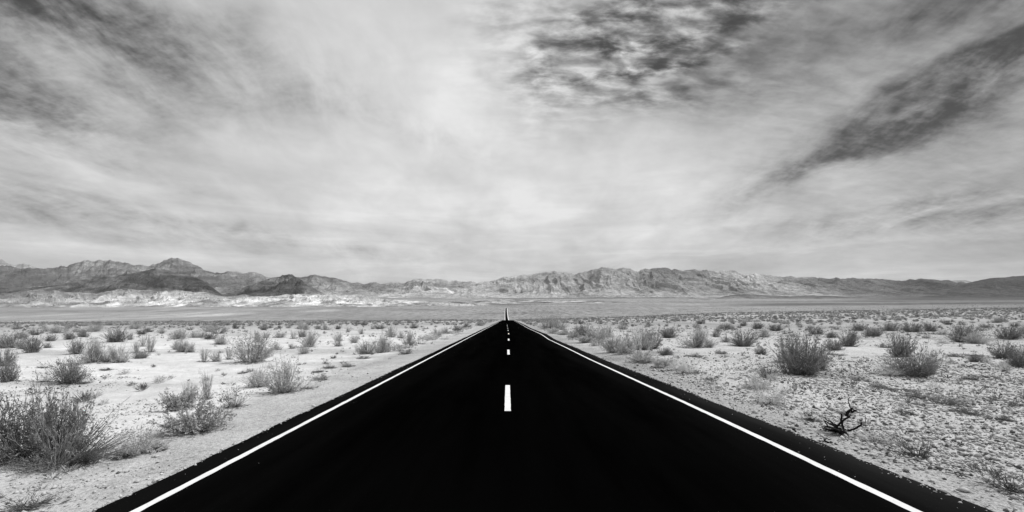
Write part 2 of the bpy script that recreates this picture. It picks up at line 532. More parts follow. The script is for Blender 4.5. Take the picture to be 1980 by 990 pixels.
ft = ft * (1 - np.clip(band(4300, 0.20, 330, 3000, 0.72, 81) + band(3300, 0.05, 200, 1200, 0.4, 83) + band(7500, 0.17, 560, 3000, 0.66, 85)
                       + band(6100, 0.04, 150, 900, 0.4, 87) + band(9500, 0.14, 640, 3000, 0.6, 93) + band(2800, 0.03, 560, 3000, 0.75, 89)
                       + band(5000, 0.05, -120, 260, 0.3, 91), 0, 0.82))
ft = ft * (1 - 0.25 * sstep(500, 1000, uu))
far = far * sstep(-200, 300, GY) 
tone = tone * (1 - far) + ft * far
grit = np.clip(0.20 + 0.50 * side + 0.35 * verge + 0.3 * dr, 0, 1) * (1 - sstep(60, 200, R_))
farveg = sstep(300, 800, R_) * (0.7 + 0.3 * side)
V = np.stack([GX.ravel(), GY.ravel(), GZ.ravel()], 1)
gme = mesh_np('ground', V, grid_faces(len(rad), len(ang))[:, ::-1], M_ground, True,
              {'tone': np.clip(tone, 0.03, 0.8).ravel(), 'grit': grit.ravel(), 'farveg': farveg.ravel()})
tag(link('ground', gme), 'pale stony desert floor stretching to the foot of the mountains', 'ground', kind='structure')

# ------------------------------------------------------------------ mountains
def mountain(name, label, prof, D, Dn, Db, tops, bots, mat, seed, spur=0.30, ns=900.0, px0=-500, px1=2500, step=1.1, nt=120, jag=2.6, base_drop=8, pw=1.25, patchy=0.5, mid=None):
    xs = [p for p, _ in prof]
    cols_ = np.arange(max(px0, xs[0]), min(px1, xs[-1]) + 0.1, step)
    ridge_row = np.interp(cols_, xs, [r for _, r in prof])
    t = np.concatenate([np.linspace(0, 1, nt) ** 1.0, 1 + np.linspace(0, 1, 16)[1:]])
    T, U = np.meshgrid(t, cols_, indexing='ij')
    Yw = np.where(T <= 1, Dn + (D - Dn) * T, D + (Db - D) * (T - 1))
    Xw = (U - VX) / F * Yw
    nzr = fbm(cols_ / 11.0, cols_ * 0 + seed, 5, seed + 3) * jag
    H = (VY - (ridge_row + nzr)) / F * D
    zb = ground_z(Xw, Yw) - base_drop
    zr = H[None, :] + 0 * T
    wx = Xw + 0.5 * ns * fbm(Xw / ns, Yw / ns, 3, seed + 7); wy = Yw + 0.5 * ns * fbm(Xw / ns + 9, Yw / ns, 3, seed + 8)
    rg = ridged(wx / ns, wy / (ns * 2.2), 6, seed, 0.5)
    rg2 = ridged(wx / (ns * 0.25), wy / (ns * 0.8), 5, seed + 50, 0.6)
    tt = np.clip(T, 0, 1)
    env = np.clip(tt * (1.04 - tt) * 4, 0, 1) * (0.35 + 0.65 * tt)
    f = tt ** pw
    q = f + env * (spur * (rg - 0.5) + spur * 0.75 * (rg2 - 0.45)) + 0.02
    amp = np.maximum(zr - zb, 5)
    zz_ = zb + amp * np.clip(q, 0, 1.02)
    # stay under the sight line to the ridge so that the outline is the ridge's own
    lim = zr / D * Yw - 0.004 * amp
    front_m = T < 1
    zz_ = np.where(front_m, np.minimum(zz_, np.maximum(lim, zb)), zz_)
    bk = np.clip(T - 1, 0, 1)
    zz_ = np.where(T > 1, zr - (zr - zb) * bk ** 0.8 + amp * 0.05 * (rg - .5) * bk, zz_)
    tp = np.interp(cols_, [a for a, _ in tops], [b for _, b in tops])[None, :]
    bt = np.interp(cols_, [a for a, _ in bots], [b for _, b in bots])[None, :]
    pn = np.clip(0.5 + 1.1 * fbm(wx / (ns * 0.8), wy / (ns * 0.8) + 3, 6, seed + 21), 0, 1)
    pn2 = np.clip(0.5 + 1.2 * fbm(wx / (ns * 0.25), zz_ / (ns * 0.06) + 3, 5, seed + 31), 0, 1)
    w = np.clip(tt ** 1.3 + patchy * (pn - 0.5), 0, 1)
    tn = bt * (1 - w) + tp * w
    tn = tn * (1 + 1.3 * patchy * (pn - 0.5)) * (1 + 0.9 * patchy * (pn2 - 0.5))
    V = np.stack([Xw.ravel(), Yw.ravel(), zz_.ravel()], 1)
    if mid is not None:
        tn = tn + mid[2] * sstep(mid[0], mid[0] + 120, U) * (1 - sstep(mid[1] - 200, mid[1], U)) * np.exp(-((tt - 0.45 + 0.5 * (pn - 0.5)) / 0.2) ** 2)
    me = mesh_np(name, V, grid_faces(len(t), len(cols_)), mat, True, {'tone': np.clip(tn, 0.02, 0.8).ravel()})
    return tag(link(name, me), label, 'mountain', kind='structure')


# far pale range at the left edge
mountain('mountain_range', 'pale far ridge showing behind the dark range at the left edge',
         [(-500, 520), (-200, 506), (-60, 490), (0, 500), (10, 506), (18, 511), (30, 513), (45, 509), (60, 514), (80, 520), (130, 528), (300, 560)],
         24000, 20000, 27000, [(0, .30)], [(0, .26)], M_rock, 101, ns=1900)
mountain('mountain_range', 'pale distant ridge peeping through the gap near the right edge',
         [(1760, 560), (1815, 545), (1835, 542.5), (1850, 541.5), (1868, 542), (1880, 546), (1900, 556)],
         26000, 22000, 29000, [(0, .22)], [(0, .2)], M_rock, 111, ns=1900, jag=.4)
# main left range
mountain('mountain_range', 'dark rugged mountain range with two high crests left of the road',
         [(-500, 500), (-250, 520), (-60, 505), (0, 514), (18, 513), (40, 518), (60, 517), (85, 519), (110, 516), (130, 517), (140, 510), (160, 505), (200, 503), (213, 501),
          (235, 506), (260, 511), (285, 512), (293, 511), (300, 513), (320, 504), (332, 500.5), (342, 500), (355, 503), (375, 509), (395, 519), (415, 526),
          (430, 525), (450, 525), (475, 528.5), (490, 526), (500, 529), (520, 536), (560, 546), (620, 556), (700, 575)],
         15000, 11500, 18000, [(0, .09), (120, .11), (200, .27), (280, .26), (340, .13), (420, .17), (600, .18)],
         [(0, .09), (200, .13), (420, .17), (520, .19), (700, .2)], M_rock, 121, spur=.50, ns=1300, patchy=.65, jag=3.4)
mountain('mountain_range', 'low dark ridge with pale foothills between the left peak and the gap',
         [(480, 575), (520, 552), (560, 541), (575, 536.5), (590, 534), (610, 532), (625, 535), (650, 537), (665, 542), (676, 545), (690, 547), (710, 548), (723, 546),
          (740, 547.5), (775, 548), (790, 545), (800, 542), (830, 539.5), (860, 542), (890, 544), (910, 544), (925, 548), (945, 550), (1000, 556), (1100, 575)],
         14000, 11000, 17000, [(500, .14), (650, .14), (740, .18), (800, .24), (900, .34), (1000, .34)],
         [(500, .22), (640, .26), (800, .30), (1000, .36)], M_rock, 131, spur=.45, ns=1100, patchy=.6)
# right range
mountain('mountain_range', 'long grey mountain range filling the horizon right of the road',
         [(860, 577), (890, 560), (915, 550), (930, 547), (940, 545), (967, 539), (975, 536), (1000, 534), (1035, 530), (1055, 528), (1070, 524), (1085, 528),
          (1110, 530), (1135, 524), (1150, 520), (1160, 518), (1172, 519), (1190, 521.5), (1205, 517.5), (1215, 520), (1225, 524), (1234, 525), (1245, 520),
          (1260, 518), (1280, 517), (1300, 520), (1320, 523), (1330, 520), (1350, 521), (1382, 525), (1395, 524), (1411, 523), (1425, 525.5), (1440, 531),
          (1450, 532), (1460, 527), (1470, 530), (1490, 532), (1505, 535), (1530, 535), (1580, 537), (1620, 537.5), (1660, 538), (1700, 539), (1730, 541),
          (1750, 542), (1770, 540), (1800, 539), (1820, 541), (1850, 544), (1880, 546.5), (1930, 549), (2000, 551), (2300, 560), (2500, 570)],
         13000, 9800, 17000,
         [(900, .34), (1000, .32), (1200, .25), (1260, .17), (1360, .15), (1400, .30), (1460, .40), (1510, .26), (1600, .11), (1800, .075), (2200, .06)],
         [(900, .36), (1050, .31), (1250, .26), (1420, .30), (1560, .28), (1640, .17), (1760, .10), (2200, .06)], M_rock, 142, spur=.40, ns=1150, patchy=.36)
mountain('mountain_range', 'dark shoulder of hills at the right edge of the range',
         [(1780, 572), (1840, 556), (1880, 546), (1900, 540), (1915, 537), (1940, 536), (1960, 535), (1980, 533), (2060, 528), (2200, 534), (2500, 545)],
         11500, 9300, 14500, [(1800, .05)], [(1800, .06)], M_rock, 151, spur=.35, ns=1000, patchy=.4, jag=.8)
# dark hills in front of the left range
mountain('mountain', 'broad dark hill standing before the left range above the white badlands',
         [(-500, 552), (-200, 540), (-60, 548), (0, 556), (60, 556), (110, 551), (164, 541), (200, 536), (230, 532), (265, 526), (290, 521), (303, 519), (318, 522), (330, 526), (360, 532),
          (372, 536), (400, 546), (410, 555), (425, 566), (445, 576)],
         9500, 7600, 11500, [(0, .085)], [(0, .08)], M_rock, 163, spur=.42, ns=650, patchy=.85, jag=1.2)
mountain('mountain', 'dark conical hill with furrowed flanks left of the gap',
         [(408, 578), (430, 570), (450, 563), (480, 552), (500, 545), (523, 538), (540, 534), (550, 530), (557, 529), (566, 531), (574, 536), (585, 543), (600, 552), (612, 560), (630, 569), (650, 576)],
         9000, 7400, 10800, [(400, .085), (557, .10)], [(400, .085), (560, .10)], M_rock, 171, spur=.5, ns=520, patchy=.95, jag=1.2)
# pale badlands
mountain('badland_hills', 'white eroded clay hills with grey caps along the plain on the left',
         [(-500, 566), (-250, 560), (-60, 566), (0, 568), (20, 567), (40, 564), (70, 560), (90, 562.5), (105, 560.5), (120, 564), (145, 566), (185, 567), (210, 563), (235, 560), (252, 559),
          (270, 561), (285, 562), (310, 561), (340, 560.5), (360, 563), (380, 565), (400, 566), (420, 571), (440, 574), (452, 573), (465, 570), (474, 569), (490, 573),
          (520, 573), (550, 570), (590, 568), (620, 570), (645, 569.5), (660, 571), (690, 572), (715, 574), (740, 578), (780, 580.5), (830, 582), (900, 584), (950, 589)],
         5200, 3900, 6200, [(-100, .17), (0, .18), (140, .18), (200, .22), (300, .26), (430, .26), (560, .42), (700, .40), (800, .32), (950, .28)],
         [(-100, .26), (0, .28), (100, .34), (250, .36), (450, .38), (560, .38), (700, .34), (800, .28), (950, .26)], M_bad, 181, spur=.6, ns=230, nt=170, patchy=.7, jag=.7, base_drop=16, pw=1.0, mid=(20, 860, .15))
mountain('badland_hills', 'low pale mounds on the plain behind the far end of the road',
         [(860, 588), (900, 582), (930, 579), (960, 580), (990, 578), (1020, 580), (1060, 579), (1100, 581), (1140, 580), (1170, 582), (1220, 585), (1260, 588)],
         6800, 5600, 7800, [(860, .26), (1260, .2)], [(860, .34), (1260, .26)], M_bad, 191, spur=.5, ns=300, nt=70, patchy=.9, jag=.6, base_drop=2)
mountain('foothill', 'small pale mound on the plain at the foot of the right range',
         [(1310, 584), (1325, 579), (1340, 576), (1352, 574.5), (1370, 576.5), (1385, 579.5), (1410, 584)],
         8200, 7600, 8800, [(1300, .26)], [(1300, .24)], M_bad, 195, spur=.3, ns=300, nt=40, patchy=.4, jag=.3, base_drop=2)
mountain('foothill', 'grey rolling foothills below the pale peaks of the right range',
         [(1370, 580), (1410, 571), (1440, 568.5), (1480, 571), (1530, 573), (1570, 571), (1600, 572), (1650, 575), (1700, 577), (1800, 577), (1900, 577.5), (2100, 578), (2300, 584)],
         9600, 8400, 10400, [(1370, .12), (1800, .06)], [(1370, .16), (1700, .10), (1900, .06)], M_bad, 199, spur=.4, ns=420, nt=60, patchy=.6, jag=.5, base_drop=2)
mountain('foothill', 'flat dark rise on the plain near the right edge',
         [(1680, 594), (1720, 588.5), (1760, 586.5), (1800, 587), (1850, 588), (1900, 590), (1960, 585.5), (2000, 584), (2100, 583), (2300, 592)],
         4600, 4200, 5200, [(1370, .13)], [(1370, .10)], M_bad, 205, spur=.4, ns=260, nt=40, patchy=.5, jag=.4, base_drop=2)

hb = 60000.0
hv = np.array([[x, y, z] for x in (-hb, hb) for y in (-hb, hb) for z in (-2600.0, 3200.0)], float)
hf = np.array([[0, 1, 3, 2], [4, 6, 7, 5], [0, 4, 5, 1], [2, 3, 7, 6], [0, 2, 6, 4], [1, 5, 7, 3]])
mh = bpy.data.materials.new('thin_air'); mh.use_nodes = True
N = NT(mh.node_tree); out = N.n('ShaderNodeOutputMaterial'); pv = N.n('ShaderNodeVolumePrincipled')
pv.inputs['Color'].default_value = (0.9, 0.9, 0.9, 1); pv.inputs['Density'].default_value = HAZE
N.t.links.new(pv.outputs[0], out.inputs['Volume'])
if HAZE > 0:
    tag(link('haze', mesh_np('haze', hv, hf, mh)), 'thin bright air over the plain', 'haze', kind='stuff')

# ------------------------------------------------------------------ road
LE, RE = -3.75, 4.31           # asphalt edges
ys = np.concatenate([np.arange(-40, 2, 1.0), np.arange(2, 30, 0.06), np.exp(np.linspace(math.log(30.05), math.log(3450), 700))])
ny = len(ys)
jit = np.where(ys < 60, 1.0, 0.0)
eL = LE + jit * (0.018 * fbm(ys / 0.35, ys * 0, 5, 301) + 0.05 * fbm(ys / 2.5, ys * 0, 3, 303))
eR = RE + jit * (0.018 * fbm(ys / 0.35, ys * 0 + 7, 5, 305) + 0.06 * fbm(ys / 3.0, ys * 0, 3, 307))
lat = [None, None, -3.3, -2.4, -1.2, 0, 1.2, 2.4, 3.6, None, None]
cols_x = [eL - 0.01, eL] + [np.full(ny, v) for v in lat[2:9]] + [eR, eR + 0.01]
tn = [0.010, 0.009, .0024, .0012, .0009, .0007, .0009, .0012, .003, 0.012, 0.014]
VX_, VZ_, TN = [], [], []
for i, cxs in enumerate(cols_x):
    X = cxs + road_center(ys)
    z = road_z(cxs, ys)
    w_ = 0.0011 * np.clip(ys - 800, 0, 1500) * np.sign(np.mean(cxs)) * (i < 2 or i > 8)
    X = X + w_
    if i in (0, len(cols_x) - 1): z = z - 0.09 - 0.4 * np.clip((ys - 400) / 1000, 0, 2)
    VX_.append(X); VZ_.append(z); TN.append(np.full(ny, tn[i]))
VXa, VZa, TNa = np.array(VX_), np.array(VZ_), np.array(TN)
V = np.stack([VXa.ravel(), np.tile(ys, len(cols_x)), VZa.ravel()], 1)
road = link('road', mesh_np('road', V, grid_faces(len(cols_x), ny)[:, ::-1], M_asph, False, {'tone': TNa.ravel()}))
tag(road, 'straight black asphalt road running to the horizon with white edge lines', 'road', kind='structure')


def strip(name, x0, x1, y0, y1, dz=0.004, mat=M_paint, wob=0.0, seed=1):
    yy = ys[(ys > y0) & (ys < y1)]
    yy = np.concatenate([[y0], yy, [y1]])
    j0 = wob * fbm(yy / 0.2, yy * 0, 4, seed); j1 = wob * fbm(yy / 0.2, yy * 0, 4, seed + 5)
    a = x0 + j0; b_ = x1 + j1
    grow = dz + 0.00006 * np.maximum(yy - 30, 0)
    Va = np.stack([a + road_center(yy), yy, road_z(a, yy) + grow], 1)
    Vb = np.stack([b_ + road_center(yy), yy, road_z(b_, yy) + grow], 1)
    n = len(yy)
    i = np.arange(n - 1)
    Fc = np.stack([i, i + n, i + n + 1, i + 1], 1)
    return link(name, mesh_np(name, np.concatenate([Va, Vb]), Fc, mat), road)


strip('edge_line', -3.395, -3.308, -20, 330, wob=0.008, seed=11)
strip('edge_line', 3.590, 3.692, -20, 330, wob=0.008, seed=21)
dy0 = 7.98
for k in range(-2, 9):
    y0 = dy0 + 12.2 * k
    cxk = -0.045 + 0.004 * max(y0, 0) if y0 < 40 else 0.12 - 0.0032 * (y0 - 45)
    strip('centre_dash', cxk - 0.059, cxk + 0.059, y0, y0 + 3.05, wob=0.005, seed=400 + k)
# gravel banks of the far stretch of road
for sgn, nm in ((-1, 0), (1, 1)):
    yy = ys[(ys > 400)]
    xa = (LE if sgn < 0 else RE) + sgn * (0.02 + 0.0011 * np.clip(yy - 800, 0, 1500))
    xb = xa + sgn * (2.3 + 0.6 * fbm(yy / 60, yy * 0, 3, 77 + nm))
    za = road_z(xa, yy) - 0.02; zb = road_z(xa, yy) - 0.5
    xc = xb + sgn * 2.0; zc = ground_z(xc + road_center(yy), yy) - 1.0
    cxr = road_center(yy)
    V = np.concatenate([np.stack([xa + cxr, yy, za], 1), np.stack([xb + cxr, yy, zb], 1), np.stack([xc + cxr, yy, zc], 1)])
    n = len(yy)
    fcs = grid_faces(3, n)
    vg = link('road_verge', mesh_np('road_verge', V, fcs if sgn < 0 else fcs[:, ::-1], M_dry))
    tag(vg, 'pale gravel bank along the %s of the far end of the road' % ('left side' if sgn < 0 else 'right side'), 'verge', kind='structure')

# ------------------------------------------------------------------ stones
def stones(name, X, Y, S, label, mat=M_stone, sink=0.3, zf=ground_z):
    n = len(X)
    base = np.array([[1, 0, 0], [0, 1, 0], [-1, 0, 0], [0, -1, 0], [0, 0, .75], [0, 0, -.6]], float)
    fc = np.array([[0, 1, 4], [1, 2, 4], [2, 3, 4], [3, 0, 4], [1, 0, 5], [2, 1, 5], [3, 2, 5], [0, 3, 5]])
    th = rng.uniform(0, 2 * math.pi, n)
    V = base[None] * (1 + rng.uniform(-.35, .35, (n, 6, 3))) * rng.uniform(.6, 1.3, (n, 1, 3)) * S[:, None, None]
    c, s = np.cos(th)[:, None], np.sin(th)[:, None]
    x = V[:, :, 0] * c - V[:, :, 1] * s; y = V[:, :, 0] * s + V[:, :, 1] * c
    Z = zf(X, Y)
    V = np.stack([x + X[:, None], y + Y[:, None], V[:, :, 2] + (Z + S * sink)[:, None]], 2).reshape(-1, 3)
    Fc = (fc[None] + (np.arange(n) * 6)[:, None, None]).reshape(-1, 3)
    o = link(name, mesh_np(name, V, Fc, mat))
    return tag(o, label, 'gravel', kind='stuff')


def fan(n, ymin, ymax, u0, u1, pw=1.0):
    Y = ymin + (ymax - ymin) * rng.random(n) ** pw
    u = rng.uniform(u0, u1, n)
    return u / F * Y, Y


X1, Y1 = fan(95000, 3.4, 26, 120, 1150, 1.0)
X2, Y2 = fan(45000, 3.4, 16, -1150, -120, 0.9)
X = np.concatenate([X1, X2]); Y = np.concatenate([Y1, Y2])
cl = fbm(X / 2.2, Y / 2.2, 4, 501) + 0.35 * (X > 0)
cl = cl - 0.22 * (X < 0)
cl = cl * (1 - (Y / 27) ** 2) - (Y / 30) ** 3
keep = (((X > 4.5) | (X < -3.95))) & (rng.random(len(X)) < np.clip((0.35 + cl * 1.2) * np.clip(1.35 - Y / 20, 0, 1), 0.0, 1))
keep &= rng.random(len(X)) < np.where(np.minimum(np.abs(X - RE), np.abs(X - LE)) < np.where(X < 0, 1.5, .9), .3, 1.0)
X, Y = X[keep], Y[keep]
S = np.minimum(np.exp(rng.normal(-4.5, 0.5, len(X))), .035) * (1 + Y / 22) * np.where(X > 0, 1.2, .85)
dk = rng.random(len(X)) < np.where(X > 0, .30, .2)
stones('gravel', X[~dk], Y[~dk], S[~dk], 'loose pale gravel and pebbles scattered over the roadside ground')
stones('gravel', X[dk], Y[dk], S[dk] * .85, 'dark pebbles sprinkled through the pale roadside gravel', mat=M_stoned)
# spill along the asphalt edges
n = 2400
Y = 3.2 + 30 * rng.random(n) ** 1.5
sd = rng.random(n) < 0.5
off = np.abs(rng.normal(0, 0.05, n)) - np.abs(rng.normal(0, .035, n))
X = np.where(sd, LE - off, RE + off)
stones('gravel', X, Y, np.exp(rng.normal(-4.6, 0.45, n)), 'line of gravel spilled along the ragged asphalt edges', zf=lambda x, y: np.maximum(road_z(x, y), ground_z(x, y)) - np.where((x < LE) | (x > RE), .03, 0))
n = 150
Y = 3.6 + 22 * rng.random(n) ** 1.4
X = np.where(rng.random(n) < .5, LE + np.abs(rng.normal(0, .4, n)), RE - np.abs(rng.normal(0, .45, n)))
stones('gravel', X, Y, np.exp(rng.normal(-5.4, 0.4, n)), 'tiny pale grit lying on the black asphalt shoulders', zf=road_z, sink=.1)

# ------------------------------------------------------------------ plants
def tubes(paths, r0, r1, sides=3, ref=(0.31, 0.12, 0.94)):
    """paths (n,K,3) -> tube mesh"""
    n, K, _ = paths.shape
    tg = np.gradient(paths, axis=1)
    tg /= np.linalg.norm(tg, axis=2, keepdims=True) + 1e-9
    ref = np.broadcast_to(np.array(ref, float), tg.shape)
    a = np.cross(tg, ref); nn = np.linalg.norm(a, axis=2, keepdims=True)
    a = np.where(nn < 0.05, np.array([1.0, 0, 0]), a / (nn + 1e-9))
    b = np.cross(tg, a)
    r = np.asarray(r0).reshape(-1, 1) * (1 - np.linspace(0, 1, K))[None] + np.asarray(r1).reshape(-1, 1) * np.linspace(0, 1, K)[None]
    r = np.broadcast_to(r, (n, K))
    ph = np.arange(sides) / sides * 2 * math.pi
    V = paths[:, :, None, :] + r[:, :, None, None] * (np.cos(ph)[None, None, :, None] * a[:, :, None, :] + np.sin(ph)[None, None, :, None] * b[:, :, None, :])
    idx = np.arange(n * K * sides).reshape(n, K, sides)
    nx = np.roll(idx, -1, axis=2)
    Fc = np.stack([idx[:, :-1], nx[:, :-1], nx[:, 1:], idx[:, 1:]], 4 - 1).reshape(-1, 4)
    return V.reshape(-1, 3), Fc


def slivers(P0, P1, w, g):
    """thin pointed leaves / twigs: a quad kite from P0 to P1"""
    d = P1 - P0
    r = g.normal(size=d.shape)
    s = np.cross(d, r); s /= np.linalg.norm(s, axis=1, keepdims=True) + 1e-9
    mid = P0 + d * 0.45 + s * 0
    w = np.asarray(w).reshape(-1, 1)
    V = np.stack([P0, mid + s * w, P1, mid - s * w], 1).reshape(-1, 3)
    Fc = np.arange(len(V)).reshape(-1, 4)
    return V, Fc


def join(lst):
    Vs, Fs, o = [], [], 0
    for V, Fc in lst:
        Vs.append(V); Fs.append(Fc + o); o += len(V)
    return np.concatenate(Vs), np.concatenate(Fs)


def gen(seed, nst=150, spread=0.95, R0=0.10, L=(0.6, 1.0), curl=0.12, ntw=8, nlf=4, tw=0.16, lw=0.006, ll=0.035, r0=0.006, lean=0.0, wob=0.05, t0=0.2, kind='shrub', zbias=0.12, skirt=0.24):
    g = np.random.default_rng(seed)
    K = 6
    ncl = 16
    caz = g.uniform(0, 2 * math.pi, ncl); cth = spread * g.random(ncl) ** 0.7; cl_ = g.uniform(.62, 1.0, ncl)
    ci = g.integers(0, ncl, nst)
    az = caz[ci] + g.normal(0, .35, nst); th = np.abs(cth[ci] + g.normal(0, .16, nst))
    ln = cl_[ci] * g.uniform(L[0], L[1], nst)
    sk = g.random(nst) < skirt
    az = np.where(sk, g.uniform(0, 2 * math.pi, nst), az); th = np.where(sk, g.uniform(.7, 1.5, nst), th); ln = np.where(sk, ln * g.uniform(.35, .65, nst), ln)
    d = np.stack([np.sin(th) * np.cos(az) + lean, np.sin(th) * np.sin(az), np.cos(th)], 1)
    d /= np.linalg.norm(d, axis=1, keepdims=True)
    b0 = np.stack([R0 * np.cos(az) * g.random(nst) ** .5, R0 * np.sin(az) * g.random(nst) ** .5, -0.02 + 0 * az], 1)
    t = np.linspace(0, 1, K)[None, :, None]
    Pth = b0[:, None] + d[:, None] * ln[:, None, None] * t + np.array([0, 0, 1.0]) * (curl * ln[:, None, None] * (t ** 2 - t * .3) * np.sin(th)[:, None, None])
    Pth = Pth + np.cumsum(g.normal(0, wob / K, (nst, K, 3)), axis=1) * ln[:, None, None]
    Pth[:, :, 2] = np.maximum(Pth[:, :, 2], -0.02)
    st = tubes(Pth, r0 * g.uniform(.6, 1.4, nst), r0 * 0.3)
    # twigs
    m = nst * ntw
    si = np.repeat(np.arange(nst), ntw)
    tt = t0 + (1 - t0) * g.random(m) ** 0.8
    f = tt * (K - 1); i0 = np.minimum(f.astype(int), K - 2); fr = (f - i0)[:, None]
    q0 = Pth[si, i0] * (1 - fr) + Pth[si, i0 + 1] * fr
    dd = Pth[si, i0 + 1] - Pth[si, i0]; dd /= np.linalg.norm(dd, axis=1, keepdims=True) + 1e-9
    dd = dd + g.normal(0, 0.45, (m, 3)) + np.array([0, 0, zbias])
    dd /= np.linalg.norm(dd, axis=1, keepdims=True)
    tl = tw * g.uniform(.5, 1.2, m)[:, None]
    q1 = q0 + dd * tl
    q1[:, 2] = np.maximum(q1[:, 2], 0.0)
    fol = [slivers(q0, q1, np.full(m, lw * 0.45), g)]
    if nlf:
        k = m * nlf
        ti = np.repeat(np.arange(m), nlf)
        s = g.uniform(.1, 1.0, k)[:, None]
        l0 = q0[ti] * (1 - s) + q1[ti] * s
        ld = dd[ti] + g.normal(0, .6, (k, 3)); ld /= np.linalg.norm(ld, axis=1, keepdims=True)
        fol.append(slivers(l0, l0 + ld * ll * g.uniform(.6, 1.4, k)[:, None], lw * g.uniform(.7, 1.3, k), g))
    return st, join(fol)


KINDS = {
    # kind: (n variants, generator arguments, stem material, foliage material)
    'scrub': (6, dict(nst=140, spread=1.2, R0=.14, ntw=9, nlf=3, tw=.16, lw=.0075, ll=.04, r0=.006, wob=.2), M_twig, M_leaf),
    'darkscrub': (5, dict(nst=180, spread=1.15, R0=.16, ntw=9, nlf=3, tw=.14, lw=.008, ll=.04, r0=.0075, wob=.18), M_twig, M_leafd),
    'twiggy': (4, dict(nst=120, spread=1.1, R0=.16, ntw=9, nlf=2, tw=.2, lw=.005, ll=.035, r0=.007, wob=.14), M_twig, M_leaf),
    'spiky': (4, dict(nst=90, spread=.95, R0=.10, ntw=2, nlf=1, tw=.10, lw=.008, ll=.05, r0=.008, curl=.05, wob=.03), M_leafd, M_leafd),
    'upright': (4, dict(nst=60, spread=.5, R0=.12, ntw=10, nlf=4, tw=.13, lw=.006, ll=.035, r0=.006, t0=.15), M_twig, M_leaf),
    'leafy': (4, dict(nst=150, spread=1.45, R0=.15, ntw=7, nlf=7, tw=.12, lw=.014, ll=.045, r0=.006, curl=.1, t0=.35, L=(.55, .95)), M_twig, M_pale),
    'wispy': (4, dict(nst=120, spread=1.35, R0=.15, ntw=6, nlf=2, tw=.17, lw=.005, ll=.04, r0=.004, wob=.12), M_dry, M_dry),
    'low': (4, dict(nst=120, spread=1.5, R0=.35, ntw=6, nlf=3, tw=.2, lw=.010, ll=.07, r0=.006, curl=.0, L=(.5, 1.0), wob=.15), M_twig, M_leafd),
    'lean': (1, dict(nst=110, spread=.75, R0=.22, ntw=3, nlf=1, tw=.16, lw=.005, ll=.05, r0=.0065, lean=.95, curl=-.1, wob=.06), M_twig, M_twig),
    'deadtwig': (3, dict(nst=26, spread=1.3, R0=.05, ntw=7, nlf=0, tw=.28, lw=.012, r0=.011, wob=.3, L=(.5, 1.1)), M_twig_shade, M_twig_shade),
}
META = {
    'scrub': ('desert_shrub', 'shrub'), 'darkscrub': ('desert_shrub', 'shrub'), 'twiggy': ('desert_shrub', 'shrub'), 'upright': ('desert_shrub', 'shrub'),
    'leafy': ('leafy_shrub', 'shrub'), 'spiky': ('grass_tuft', 'grass tuft'), 'wispy': ('dry_grass_tuft', 'grass tuft'), 'low': ('ground_shrub', 'low shrub'),
    'lean': ('leaning_reeds', 'reeds'), 'deadtwig': ('dead_bush', 'dead bush'),
}
PROTO = {}
for kd, (nv, kw, ms, mf) in KINDS.items():
    PROTO[kd] = []
    for v in range(nv):
        st, fo = gen(1000 + 37 * v + (sum(map(ord, kd)) % 97) * 13, **kw)
        pts = np.concatenate([st[0], fo[0]])
        hgt = np.percentile(pts[:, 2], 99); wid = np.percentile(pts[:, 0], 98.5) - np.percentile(pts[:, 0], 1.5)
        xm = 0.5 * (np.percentile(pts[:, 0], 98.5) + np.percentile(pts[:, 0], 1.5))
        PROTO[kd].append((mesh_np('stems', st[0], st[1], ms), mesh_np('foliage', fo[0], fo[1], mf), hgt, wid, xm, (st, fo), {}))


def combined(kd, v):
    """stems and foliage in one mesh, for plants too small to show their parts"""
    pr = PROTO[kd][v]
    if 'me' not in pr[6]:
        st, fo = pr[5]
        V, Fc = join([st, fo])
        me = mesh_np('shrub', V, Fc)
        me.materials.append(KINDS[kd][2]); me.materials.append(KINDS[kd][3])
        mi = np.zeros(len(Fc), dtype=np.int32); mi[len(st[1]):] = 1
        me.polygons.foreach_set('material_index', mi)
        pr[6]['me'] = me
    return pr[6]['me']


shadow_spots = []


def plant(kd, px, row, w, h, label, group=None, rot=None, v=None, xyz=None, flip=False, name=None):
    pr_i = random.randrange(len(PROTO[kd])) if v is None else v % len(PROTO[kd])
    st, fo, hg, wd, xm, _, _ = PROTO[kd][pr_i]
    x, y, z = at_px(px, row) if xyz is None else xyz
    s = y / F
    sx_, sz = .94 * w * s / wd, .97 * h * s / hg
    nm, cat = META[kd]
    nm = name or nm
    rz = random.uniform(0, 6.28) if rot is None else rot
    small = h < 17
    if small:
        o = link(nm, combined(kd, pr_i), loc=(x, y, z))
    else:
        o = bpy.data.objects.new(nm, None); col.objects.link(o); o.location = (x, y, z)
        o.empty_display_size = 0.2
        link('stems', st, o); link('foliage', fo, o)
    o.rotation_euler = (0, 0, rz)
    o.scale = (sx_, sx_, sz)
    tag(o, label, cat, group)
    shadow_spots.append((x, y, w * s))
    return o


